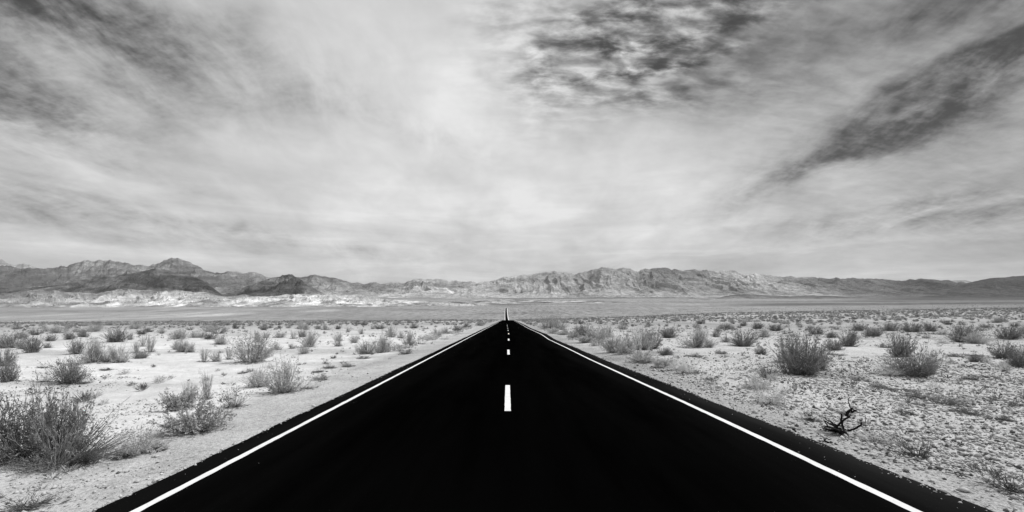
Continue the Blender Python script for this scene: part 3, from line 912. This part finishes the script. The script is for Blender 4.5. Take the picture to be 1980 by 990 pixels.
used = []
G1 = 'big shrubs close to the road'
HERO = [
    # left foreground
    ('darkscrub', 48, 884, 150, 128, 'big grey shrub in the bottom left corner beside the reeds', 0),
    ('darkscrub', 118, 888, 92, 135, 'tall dark crowned shrub between the corner shrub and the leaning reeds', 2),
    ('lean', 138, 893, 150, 92, 'long bare stalks leaning right beside the big left shrub', 0),
    ('low', 110, 900, 130, 26, 'tangle of broken stalks lying under the big left shrub', 1),
    ('leafy', 245, 884, 50, 24, 'small white leafed plant right of the leaning stalks', 0),
    ('twiggy', 272, 874, 66, 52, 'loose twiggy grey bush between the leaning stalks and the leafy mound', 1),
    ('leafy', 302, 872, 42, 20, 'low white leafed plant at the foot of the loose twiggy bush', 1),
    ('leafy_d', 378, 834, 116, 58, 'broad speckled leafy mound on the left verge', 2),
    ('leafy_d', 348, 792, 52, 38, 'smaller speckled leafy bush behind the broad leafy mound', 3),
    ('upright', 365, 772, 26, 34, 'thin upright plant left of the taller one behind the leafy mound', 0),
    ('upright', 400, 772, 28, 54, 'tall narrow feathery plant behind the leafy mound', 1),
    ('spiky', 452, 788, 48, 40, 'sparse dark spiky tuft standing alone on the left verge', 0),
    ('deadtwig', 55, 984, 110, 34, 'low dark tangle of twigs at the bottom left edge', 0),
    ('scrub', 548, 759, 78, 66, 'largest bushy shrub beside the left edge of the road', 1),
    ('scrub', 503, 747, 44, 38, 'lower grey shrub touching the left flank of the big roadside shrub', 2),
    ('wispy', 590, 752, 50, 22, 'wisp of pale dry grass right of the big roadside shrub', 0),
    ('scrub', 485, 700, 78, 56, 'large round fan shaped shrub in the middle of the left flat', 3),
    ('darkscrub', 133, 741, 56, 48, 'V shaped leafy shrub alone on the white ground at far left', 1),
    ('darkscrub', 18, 738, 38, 48, 'dark shrub at the left edge above the corner shrub', 3),
    ('darkscrub', 8, 708, 32, 36, 'dark shrub cut by the left edge, behind another one', 4),
    ('wispy', 85, 738, 34, 20, 'thin pale tuft between the edge shrub and the V shaped shrub', 1),
    ('scrub', 182, 701, 38, 48, 'tall grey shrub left of a shorter leaning one on the left flat', 4),
    ('scrub', 232, 701, 34, 36, 'shrub leaning right beside the tall grey one on the left flat', 5),
    ('scrub', 204, 700, 22, 22, 'small faint shrub squeezed between two larger ones on the left flat', 0),
    ('darkscrub', 148, 684, 28, 30, 'dark shrub up and left of the tall grey pair', 0),
    ('darkscrub', 61, 682, 30, 36, 'upright dark shrub with a narrow foot at far left', 2),
    ('scrub', 42, 675, 22, 22, 'grey shrub just left of the upright narrow footed one', 1),
    ('darkscrub', 20, 673, 30, 30, 'round dark shrub near the left edge of the middle distance', 1),
    ('scrub', 3, 672, 20, 30, 'grey shrub cut by the left edge in the middle distance', 2),
    ('scrub', 92, 673, 14, 12, None, 0), ('darkscrub', 98, 660, 17, 15, None, 0), ('darkscrub', 134, 656, 20, 14, None, 1),
    ('darkscrub', 162, 652, 20, 18, None, 2), ('darkscrub', 43, 656, 20, 16, None, 3), ('darkscrub', 68, 648, 20, 14, None, 4),
    ('darkscrub', 225, 661, 42, 27, 'wide dark clump of shrubs in the left middle distance', 3),
    ('scrub', 252, 657, 15, 14, None, 1), ('darkscrub', 274, 647, 17, 11, None, 2), ('darkscrub', 288, 642, 17, 9, None, 2), ('scrub', 312, 645, 13, 12, None, 2),
    ('scrub', 343, 656, 36, 20, 'broad low grey shrub in the left distance', 4),
    ('scrub', 375, 653, 18, 13, None, 4), ('scrub', 388, 653, 16, 14, None, 5),
    ('upright', 263, 682, 14, 24, 'thinnest of three upright sprigs on the left flat', 2),
    ('upright', 277, 670, 12, 20, 'short sprig at the back of three upright ones on the left flat', 3),
    ('upright', 290, 681, 22, 36, 'tallest of three upright sprigs on the left flat', 0),
    ('scrub', 341, 676, 18, 20, 'left one of three grey shrubs in a row on the left flat', 1),
    ('scrub', 352, 681, 24, 24, 'middle one of three grey shrubs in a row on the left flat', 2),
    ('scrub', 369, 681, 17, 20, 'right one of three grey shrubs in a row on the left flat', 3),
    ('upright', 394, 700, 22, 28, 'faint upright shrub left of the large fan shaped one', 1),
    ('scrub', 419, 699, 24, 22, 'small shrub beside the large fan shaped one', 1),
    ('upright', 443, 695, 14, 24, 'slim plant leaning on the large fan shaped shrub', 2),
    ('scrub', 427, 666, 26, 20, 'grey shrub behind and left of the large fan shaped one', 0),
    ('scrub', 598, 671, 32, 32, 'upper one of two grey shrubs right of the big fan shrub', 2),
    ('scrub', 590, 684, 22, 19, 'lower one of two grey shrubs right of the big fan shrub', 3),
    ('scrub', 500, 662, 20, 22, 'pale shrub just behind the large fan shaped one', 4),
    ('scrub', 534, 677, 16, 14, None, 4), ('scrub', 565, 674, 14, 11, None, 5), ('scrub', 514, 653, 14, 12, None, 0), ('scrub', 542, 653, 18, 13, None, 0),
    ('upright', 568, 655, 14, 17, None, 3), ('darkscrub', 585, 652, 15, 15, None, 0), ('scrub', 655, 660, 22, 19, None, 1), ('scrub', 686, 663, 18, 16, None, 2),
    ('scrub', 712, 684, 40, 26, 'left half of the double shrub on the flat near the road', 3),
    ('scrub', 738, 682, 38, 37, 'taller right half of the double shrub on the flat near the road', 5),
    ('scrub', 791, 668, 30, 28, 'grey shrub close to the left verge of the road', 1),
    ('scrub', 757, 652, 22, 24, 'leaning shrub left of the road beyond the double shrub', 2), ('scrub', 774, 654, 16, 15, None, 3), ('wispy', 824, 656, 26, 13, None, 0),
    ('scrub', 846, 651, 22, 17, None, 0), ('scrub', 862, 646, 20, 14, None, 1), ('darkscrub', 884, 640, 18, 12, None, 1), ('darkscrub', 902, 634, 16, 10, None, 1),
    ('darkscrub', 654, 637, 11, 9, None, 1), ('scrub', 673, 642, 13, 11, None, 1), ('scrub', 699, 646, 13, 12, None, 1), ('darkscrub', 734, 636, 18, 9, None, 1), ('darkscrub', 800, 635, 15, 11, None, 1),
    ('low', 644, 693, 11, 6, None, 0), ('low', 673, 709, 28, 9, 'flat dark tuft on the white ground near the left verge', 1), ('low', 637, 712, 26, 9, 'flat dark tuft left of another on the white ground', 2),
    ('low', 703, 694, 26, 6, None, 3), ('low', 783, 685, 24, 9, None, 0), ('low', 84, 712, 18, 6, None, 1), ('low', 615, 720, 24, 7, None, 2),
    ('leafy_d', 622, 735, 26, 12, None, 1), ('low', 160, 742, 22, 6, None, 3), ('low', 205, 716, 20, 5, None, 3), ('low', 470, 722, 18, 5, None, 3),
    ('wispy', 838, 654, 26, 10, None, 1), ('wispy', 860, 656, 24, 9, None, 2), ('wispy', 815, 665, 26, 9, None, 3), ('wispy', 880, 648, 20, 8, None, 3),
    # right
    ('twiggy', 1060, 636, 40, 32, 'tall bare twiggy shrub nearest the right side of the far road', 0),
    ('twiggy', 1082, 638, 42, 27, 'wide twiggy shrub right of the tallest one by the far road', 2),
    ('leafy', 1072, 645, 26, 11, None, 0), ('leafy', 1092, 648, 26, 12, None, 1), ('leafy', 1110, 653, 28, 14, 'pale mound in the roadside row before the dark shrubs', 2),
    ('darkscrub', 1121, 646, 32, 20, 'dark shrub right behind the pale roadside mound', 3), ('darkscrub', 1136, 653, 32, 26, 'second dark shrub behind the pale roadside row', 4),
    ('scrub', 1155, 659, 38, 30, 'soft grey shrub at the end of the dark roadside group', 0),
    ('scrub', 1175, 652, 34, 24, 'soft grey shrub behind the roadside group', 1),
    ('leafy', 1135, 662, 30, 13, None, 3), ('leafy', 1158, 668, 30, 13, None, 0),
    ('scrub', 1190, 681, 46, 36, 'light grey shrub on the right verge with a dark foot', 2),
    ('leafy', 1214, 684, 34, 38, 'bright upright leafy plant on the right verge', 1),
    ('scrub', 1238, 676, 48, 46, 'left half of the big grey shrub by the right verge', 3), ('darkscrub', 1262, 674, 36, 40, 'dark right half of the big grey shrub by the right verge', 2),
    ('leafy', 1242, 699, 52, 22, 'pale leafy clump on the verge below the big grey shrub', 2),
    ('low', 1250, 702, 34, 10, 'dark dry tuft under the pale leafy clump on the verge', 2),
    ('leafy', 1284, 711, 44, 20, 'second pale leafy clump along the right verge', 3),
    ('wispy', 1332, 722, 54, 36, 'wispy pale grass bush on the right verge', 2), ('wispy', 1306, 716, 40, 24, 'short wispy grass beside the second leafy clump', 3),
    ('darkscrub', 1293, 653, 40, 22, 'dark footed shrub alone behind the big roadside shrub', 0),
    ('scrub', 1347, 672, 50, 42, 'loose grey shrub with a ragged top on the right flat', 4), ('scrub', 1370, 672, 24, 18, 'small shrub right of the ragged loose one', 5),
    ('spiky', 1404, 662, 24, 17, 'small dark spiky shrub right of the loose ragged one', 1), ('darkscrub', 1439, 670, 42, 32, 'dark based shrub left of the largest shrub on the right flat', 1),
    ('darkscrub', 1385, 652, 16, 12, None, 1), ('scrub', 1478, 652, 30, 18, 'grey shrub behind the dark based one on the right flat', 1), ('low', 1395, 684, 26, 8, None, 1), ('low', 1343, 690, 30, 6, None, 3),
    ('darkscrub', 1552, 724, 84, 84, 'largest dark shrub on the right flat with bare pale stems', 0),
    ('scrub', 1520, 700, 50, 58, 'grey left shoulder of the largest shrub on the right flat', 1),
    ('scrub', 1583, 716, 34, 52, 'thin grey branches at the right side of the largest shrub', 2),
    ('spiky', 1530, 724, 60, 44, 'fan of dark spikes at the left foot of the largest shrub', 2),
    ('spiky', 1484, 731, 46, 32, 'lone spiky tuft left of the largest shrub on the right', 3),
    ('wispy', 1488, 780, 78, 54, 'pale feathery bush beside the right edge of the road', 0), ('leafy', 1462, 750, 50, 24, 'light leafy growth behind the pale feathery bush', 1),
    ('darkscrub', 1614, 677, 32, 22, 'low dark shrub with a black shadow right of the largest shrub', 2), ('darkscrub', 1640, 670, 38, 36, 'grey shrub above the low dark one right of the largest shrub', 3),
    ('darkscrub', 1770, 726, 78, 58, 'second largest shrub on the right flat, spreading low', 4), ('darkscrub', 1742, 690, 44, 48, 'dark back part of the spreading second largest shrub', 0),
    ('wispy', 1718, 726, 52, 22, 'dry pale stalks at the left of the spreading shrub', 1), ('scrub', 1796, 722, 26, 44, 'thin upright growth at the right of the spreading shrub', 3),
    ('darkscrub', 1863, 662, 46, 36, 'compact black footed shrub in the right middle distance', 1), ('scrub', 1890, 664, 40, 24, 'pale grey shrub right of the compact black footed one', 2),
    ('darkscrub', 1949, 656, 52, 27, 'broad dark shrub near the right edge in the middle distance', 3),
    ('darkscrub', 1941, 692, 42, 34, 'round black shrub near the right edge', 4), ('darkscrub', 1974, 710, 44, 38, 'black shrub cut by the right edge', 0),
    ('wispy', 1825, 664, 28, 18, 'faint dry tuft left of the compact black footed shrub', 3),
    ('darkscrub', 1687, 650, 36, 20, 'dark shrub in the right distance left of a darker row', 0), ('darkscrub', 1723, 640, 30, 17, 'left shrub of the dark row in the right distance', 1),
    ('darkscrub', 1764, 642, 36, 20, 'middle shrub of the dark row in the right distance', 2), ('darkscrub', 1800, 641, 28, 19, 'right shrub of the dark row in the right distance', 3),
    ('darkscrub', 1500, 640, 26, 15, None, 2), ('darkscrub', 1465, 636, 24, 14, None, 0), ('darkscrub', 1660, 640, 26, 16, None, 0),
    ('low', 1664, 738, 30, 9, None, 0), ('low', 1700, 750, 40, 12, 'first dark mat of the low chain below the spreading shrub', 1), ('low', 1738, 757, 46, 13, 'second dark mat of the low chain below the spreading shrub', 2),
    ('low', 1782, 771, 56, 15, 'third and widest dark mat of the low chain', 3), ('low', 1830, 782, 52, 14, 'last dark mat of the low chain toward the right edge', 0),
    ('low', 1874, 734, 28, 11, 'round dark cushion between the low chain and the black shrub', 1), ('low', 1912, 731, 32, 9, None, 2), ('low', 1711, 672, 26, 9, None, 3),
    ('low', 1618, 687, 30, 6, None, 1), ('low', 1745, 715, 60, 12, None, 2), ('low', 1850, 690, 28, 7, None, 0), ('low', 1880, 688, 26, 5, None, 1), ('low', 1870, 800, 50, 12, None, 3), ('low', 1935, 812, 46, 10, None, 3),
    ('low', 1750, 800, 30, 7, None, 0),
    ('deadtwig', 1774, 884, 66, 44, 'small leafless bush of black twigs on the gravel by the right verge', 1), ('deadtwig', 1956, 948, 90, 56, 'black leafless bush at the bottom right edge', 2),
    ('wispy', 1692, 854, 66, 22, 'bleached flattened grass right of the charred branch', 2), ('wispy', 1735, 860, 60, 14, None, 3), ('deadtwig', 1566, 814, 30, 24, 'small dry sprig left of the charred branch', 0),
    ('wispy', 1640, 800, 40, 10, None, 3),
]
mixcol = PROTO['leafy']
M_sage = mat_simple('sage_foliage', 0.42, var=0.6, scale=14.0, transl=.2)
PROTO['leafy_d'] = []
for pr in mixcol:
    me = pr[1].copy(); me.materials.clear(); me.materials.append(M_sage)
    PROTO['leafy_d'].append((pr[0], me, pr[2], pr[3], pr[4], pr[5], {}))
KINDS['leafy_d'] = (4, None, M_twig, M_sage); META['leafy_d'] = META['leafy']

LAB = {
    ('shrub', 'L'): ('small grey shrub dotting the pale flat left of the road', 'small shrubs dotting the left flat'),
    ('shrub', 'R'): ('small grey shrub among the many on the flat right of the road', 'small shrubs dotting the right flat'),
    ('low shrub', 'L'): ('flat dark tuft on pale ground left of road', 'flat tufts left of the road'),
    ('low shrub', 'R'): ('flat dark tuft among stones right of road', 'flat tufts right of the road'),
    ('grass tuft', 'L'): ('small bleached grass tuft along left verge', 'bleached tufts on the left verge'),
    ('grass tuft', 'R'): ('small bleached grass tuft on the right verge', 'bleached tufts on the right verge'),
}
def zone(px, row, kd, w=0):
    if px < VX:
        z = 'under the twin dark crests' if px < 330 else ('under the conical hill' if px < 640 else 'left beside the far road')
    else:
        z = 'right beside the far road' if px < 1300 else ('under the pale peak' if px < 1600 else 'under the dark right range')
    c = {'scrub': 'light grey', 'darkscrub': 'dark grey', 'twiggy': 'thin twiggy'}.get(kd, 'grey')
    f = 'tiny far off' if row < 636 else ('small midway' if row < 660 else 'nearer')
    lab = '%s %s shrub %s' % (f, c, z)
    return lab, 'small shrubs ' + z


nshrub = 0
for kd, px, row, w, h, lab, v in HERO:
    cat = META[kd][1]; grp = None
    if lab is None:
        lab, grp = LAB[(cat, 'L' if px < VX else 'R')]
        if cat == 'shrub': lab, grp = zone(px, row, kd)
        if kd in ('leafy', 'leafy_d'):
            lab, grp = ('low pale leafy mound in the row along the right verge', 'pale leafy mounds on the right verge') if px > VX else ('speckled leafy plant near the left verge below the flat tufts', None)
    plant(kd, px, row, w, h, lab, grp, v=v, rot=0.0 if kd == 'lean' else None)
    used.append((px, row, w, h)); nshrub += 1

# small growth scattered by chance, denser with distance
cands = []
tries = 0
for _ in range(15000):
    Y = 340 * math.sqrt(random.uniform((14 / 340) ** 2, 1))
    X = random.uniform(-1130, 1150) / F * Y
    if abs(X) < 5.6: continue
    cands.append((X, Y))
cands = np.array(cands)
# clumpy density
dn = fbm(cands[:, 0] / 14, cands[:, 1] / 14, 3, 601)
keep = rng.random(len(cands)) < np.clip(0.55 + dn * 1.1 + np.where(cands[:, 0] > 0, .15, -.05), 0.05, 1)
cands = cands[keep]
hts = np.clip(rng.lognormal(-0.45, 0.32, len(cands)), 0.25, 1.4)
zc = ground_z(cands[:, 0], cands[:, 1])
pxs = VX + F * cands[:, 0] / cands[:, 1]; rows = VY - F * zc / cands[:, 1]; hpx = F * hts / cands[:, 1]
ok = []
for i in range(len(cands)):
    good = True
    if cands[i, 1] < 130:
        for (a, b, w, h) in used:
            if abs(pxs[i] - a) < (w + hpx[i]) * .5 and -h * 0.9 < rows[i] - b < 8: good = False; break
    if good and cands[i, 1] < 45:      # the near ground is open
        if random.random() < 0.62: good = False
    ok.append(good)
ok = np.array(ok)
cands, hts, zc, pxs, rows, hpx = [a[ok] for a in (cands, hts, zc, pxs, rows, hpx)]
order = np.argsort(-hpx)
n_ind = max(0, 290 - nshrub)
for j, i in enumerate(order[:n_ind]):
    X, Y = cands[i]; kd = random.choice(['scrub', 'scrub', 'darkscrub', 'twiggy']) if X < 0 else random.choice(['scrub', 'darkscrub', 'darkscrub', 'twiggy'])
    if hpx[i] > 22: hpx[i] = 22
    lab, grp = zone(pxs[i], rows[i], kd)
    plant(kd, 0, 0, hpx[i] * random.uniform(1.1, 1.7), min(hpx[i], 16.5), lab, grp, xyz=(X, Y, float(zc[i])))
print('plants', nshrub, 'scattered', len(cands))

# the rest, far away, as one mass of scrub
rest = order[n_ind:]
XY = cands[rest]; H = hts[rest]; Z = zc[rest]
g = np.random.default_rng(99)


def mass(name, XY, Z, H, per, wfac, mat, label):
    n = len(XY)
    az = g.uniform(0, 2 * math.pi, (n, per)); th = 1.25 * g.random((n, per)) ** .6
    wd = g.uniform(.75, 1.35, (n, 1))
    d = np.stack([np.sin(th) * np.cos(az) * wd, np.sin(th) * np.sin(az) * wd, np.cos(th)], 2)
    r1 = g.uniform(.5, 1.05, (n, per, 1)); r0 = r1 * g.uniform(0, .65, (n, per, 1))
    c = np.concatenate([XY, Z[:, None]], 1)[:, None]
    P0 = (c + d * r0 * H[:, None, None]).reshape(-1, 3); P1 = (c + d * r1 * H[:, None, None]).reshape(-1, 3)
    ww = (np.repeat(H, per) * wfac * g.uniform(.6, 1.4, n * per))
    V, Fc = slivers(P0, P1, ww, g)
    return tag(link(name, mesh_np(name, V, Fc, mat)), label, 'scrub', kind='stuff')


sel = g.random(len(rest)) < 0.5
mass('distant_scrub', XY[sel], Z[sel], H[sel], 60, .06, M_leafd, 'dark far off scrub covering the flats on both sides')
mass('distant_scrub', XY[~sel], Z[~sel], H[~sel], 60, .06, M_leaf, 'grey far off scrub covering the flats on both sides')
# very far, small and many: right flats and rim of the left flat
n = 16000
Yf = np.exp(g.uniform(math.log(300), math.log(2600), n)); uf = g.uniform(-1150, 1150, n)
Xf = uf / F * Yf
kp = (np.abs(Xf) > 12) & (g.random(n) < np.clip((Yf / 900) ** .6, .25, 1)) & ((Xf > 0) | (Yf < 420) | (g.random(n) < .3))
Xf, Yf = Xf[kp], Yf[kp]
mass('distant_scrub', np.stack([Xf, Yf], 1), ground_z(Xf, Yf), g.uniform(.5, 1.5, len(Xf)) * (1 + Yf / 2500), 26, .08, M_leafd, 'thin specks of scrub over the farthest plain')
# dry grass litter and tiny weeds near the road
n = 15000
Yw = 4 + 75 * g.random(n) ** 0.9; uw = g.uniform(-1130, 1130, n); Xw = uw / F * Yw
cl = fbm(Xw / 2.5, Yw / 2.5, 4, 701)
kp = ((Xw > 5.6) | (Xw < -5.0)) & (g.random(n) < np.clip((.10 + cl * 1.5) * np.where(Xw < 0, .45, 1.0), 0, 1))
Xw, Yw = Xw[kp], Yw[kp]
mass('weeds', np.stack([Xw, Yw], 1), ground_z(Xw, Yw), g.uniform(.03, .16, len(Xw)) * (1 + Yw / 60), 22, .06, M_leafd, 'tiny dry weeds sprinkled over the stony ground')
n = 520
Yw = 9 + 60 * g.random(n) ** 1.2; uw = g.uniform(-1130, 1130, n); Xw = uw / F * Yw
kp = ((Xw > 6.5) | (Xw < -6.5)) & (g.random(n) < np.clip(.3 + 1.8 * fbm(Xw / 5, Yw / 5, 3, 741) + np.where(Xw > 0, .15, -.1), 0, 1))
Xw, Yw = Xw[kp], Yw[kp]
for q, mt in ((0, M_leafd), (1, M_leaf), (2, M_dry)):
    mass('low_weeds', np.stack([Xw[q::3], Yw[q::3]], 1), ground_z(Xw[q::3], Yw[q::3]), g.uniform(.10, .30, len(Xw[q::3])), 150, .022, mt,
         ['dark low weeds in loose patches over the flats', 'grey low weeds in loose patches over the flats', 'bleached dry grass in loose patches over the flats'][q])
# pale ragged growth hugging both verges farther on
n = 1300
Yv = np.exp(g.uniform(math.log(24), math.log(240), n)); sd = np.where(g.random(n) < .5, -1, 1)
Xv = sd * (5.9 + np.abs(g.normal(0, 1.0, n)))
kp = g.random(n) < np.clip(.35 + 1.6 * fbm(Xv / 2, Yv / 5, 3, 801) + .2 * sd, 0, 1)
Xv, Yv = Xv[kp], Yv[kp]; n = len(Xv)
mass('verge_weeds', np.stack([Xv, Yv], 1), ground_z(Xv, Yv), g.uniform(.15, .42, n), 30, .09, M_pale, 'pale ragged weeds along both verges toward the crest')

# dark twig slivers added as contact shade round the feet of the plants
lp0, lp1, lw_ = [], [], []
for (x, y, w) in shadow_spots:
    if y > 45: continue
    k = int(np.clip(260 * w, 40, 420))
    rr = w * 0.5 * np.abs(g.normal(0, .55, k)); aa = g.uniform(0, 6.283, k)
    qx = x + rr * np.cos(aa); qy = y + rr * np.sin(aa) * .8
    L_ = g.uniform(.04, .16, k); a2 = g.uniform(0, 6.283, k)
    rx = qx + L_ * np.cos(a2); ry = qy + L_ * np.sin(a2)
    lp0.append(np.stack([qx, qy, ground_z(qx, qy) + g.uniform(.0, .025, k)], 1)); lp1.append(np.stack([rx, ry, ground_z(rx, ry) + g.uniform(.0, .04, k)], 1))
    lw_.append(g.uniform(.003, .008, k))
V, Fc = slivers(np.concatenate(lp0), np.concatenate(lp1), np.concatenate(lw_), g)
tag(link('twigs_and_shade', mesh_np('twigs_and_shade', V, Fc, M_twig_shade)), 'dark twig slivers added as contact shade round the feet of the shrubs', 'contact shade', kind='stuff')

# ------------------------------------------------------------------ the charred branch right of the road
bx_, by_, bz_ = at_px(1634, 841)
sb = by_ / F


def zp(pts, depth=0.0):
    """points of the enlarged detail -> local metres round the foot of the branch"""
    out = []
    for k, (zx, zy) in enumerate(pts):
        out.append((((1530 + zx / 9.9) - 1634) * sb, depth * k / max(len(pts) - 1, 1), (841 - (760 + zy / 9.9)) * sb))
    return out


def smooth_path(pts, n=14):
    P_ = np.array(pts, float); t = np.linspace(0, len(P_) - 1, n)
    return np.stack([np.interp(t, np.arange(len(P_)), P_[:, k]) for k in range(3)], 1)


limbs = [
    (zp([(1040, 800), (1030, 700), (1025, 600), (1060, 440)], .10), .022, .02),
    (zp([(830, 700), (870, 620), (940, 540), (1060, 430)], -.05), .02, .022),
    (zp([(1050, 440), (1090, 380), (1150, 340), (1200, 315)], .04), .03, .026),
    (zp([(1190, 330), (1120, 245), (1125, 185), (1143, 110), (1155, 55)], .06), .013, .005),
    (zp([(1160, 370), (1210, 350), (1245, 325)], .0), .024, .014),
    (zp([(1085, 725), (1150, 695), (1215, 640), (1255, 590), (1240, 545)], -.1), .024, .016),
    (zp([(1050, 395), (1000, 385), (920, 405)], .0), .004, .003),
    (zp([(1040, 790), (900, 760), (760, 705), (620, 650), (540, 545)], -.12), .026, .008),
    (zp([(1030, 800), (880, 770), (700, 690), (560, 640)], -.2), .024, .008),
    (zp([(840, 690), (780, 640), (720, 590)], .1), .016, .006),
    (zp([(860, 660), (800, 600), (770, 570)], .15), .014, .006),
]
root = bpy.data.objects.new('dead_branch', None); col.objects.link(root); root.location = (bx_, by_, bz_)
tag(root, 'charred black forked branch sticking up from the gravel right of the road', 'dead branch')
parts = []
for pts, a, b in limbs[:7]:
    P_ = smooth_path(pts); P_ = P_ + g.normal(0, .004, P_.shape)
    parts.append(tubes(P_[None], np.array([a * .72]), np.array([b * .72]), 7, (0.02, 1, 0.05)))
V, Fc = join(parts)
link('stem', mesh_np('stem', V, Fc, M_dead, True), root)
parts = []
for pts, a, b in limbs[7:]:
    P_ = smooth_path(pts); P_ = P_ + g.normal(0, .006, P_.shape)
    parts.append(tubes(P_[None], np.array([a]), np.array([b]), 6, (0.02, 1, 0.05)))
for k in range(26):
    z0 = (g.uniform(820, 1060), g.uniform(680, 800)); L_ = g.uniform(120, 300)
    a = math.radians(g.uniform(150, 215)); z1 = (z0[0] + L_ * math.cos(a), z0[1] + L_ * math.sin(a) * .6)
    zm = ((z0[0] + z1[0]) / 2, (z0[1] + z1[1]) / 2 + g.uniform(0, 40))
    P_ = smooth_path(zp([z0, zm, z1], g.uniform(-.2, .2)), 6)
    parts.append(tubes(P_[None], np.array([g.uniform(.006, .014)]), np.array([.003]), 4))
V, Fc = join(parts)
V[:, 2] = np.maximum(V[:, 2] + .03, .0)
link('twigs', mesh_np('twigs', V, Fc, M_dead, True), root)

# fallen sticks by the verge
for px, row, L_, an, lab in ((1538, 836, 16, -16, 'short black stick lying at the right edge of the asphalt'),
                             (1600, 856, 34, -17, 'thin dark stick lying along the asphalt edge below the charred branch'),
                             (1640, 700, 30, 4, 'grey fallen stick right of the largest shrub')):
    x, y, z = at_px(px, row); s = y / F
    a = math.radians(an)
    P_ = smooth_path([(-L_ / 2 * s, 0, .03), (0, .05, .05), (L_ / 2 * s, -.06, .03)], 8)
    P_ = P_ + g.normal(0, .006, P_.shape)
    V, Fc = tubes(P_[None], np.array([.014]), np.array([.006]), 6)
    o = link('fallen_stick', mesh_np('fallen_stick', V, Fc, M_dead, True), loc=(x, y, z)); o.rotation_euler = (0, 0, math.radians(60 if an < 0 else 10))
    tag(o, lab, 'stick')

# where things share a label, tell them apart by their order from the left
words = ['first', 'second', 'third', 'fourth', 'fifth', 'sixth', 'seventh', 'eighth', 'ninth', 'tenth', 'eleventh', 'twelfth', 'thirteenth', 'fourteenth', 'fifteenth', 'sixteenth']
by = {}
for o in col.objects:
    if o.parent is None and o.get('group') and o.get('label'): by.setdefault(o['label'], []).append(o)
for lab, os_ in by.items():
    if lab.startswith('tiny far') or not 1 < len(os_) <= 16: continue
    os_.sort(key=lambda o: o.location.x / o.location.y)
    for i, o in enumerate(os_):
        w = 'leftmost' if i == 0 else ('rightmost' if i == len(os_) - 1 else words[i] + ' from left')
        o['label'] = w + ' of the ' + lab.replace(' shrub ', ' shrubs ').replace(' tuft ', ' tufts ').replace(' mound ', ' mounds ')
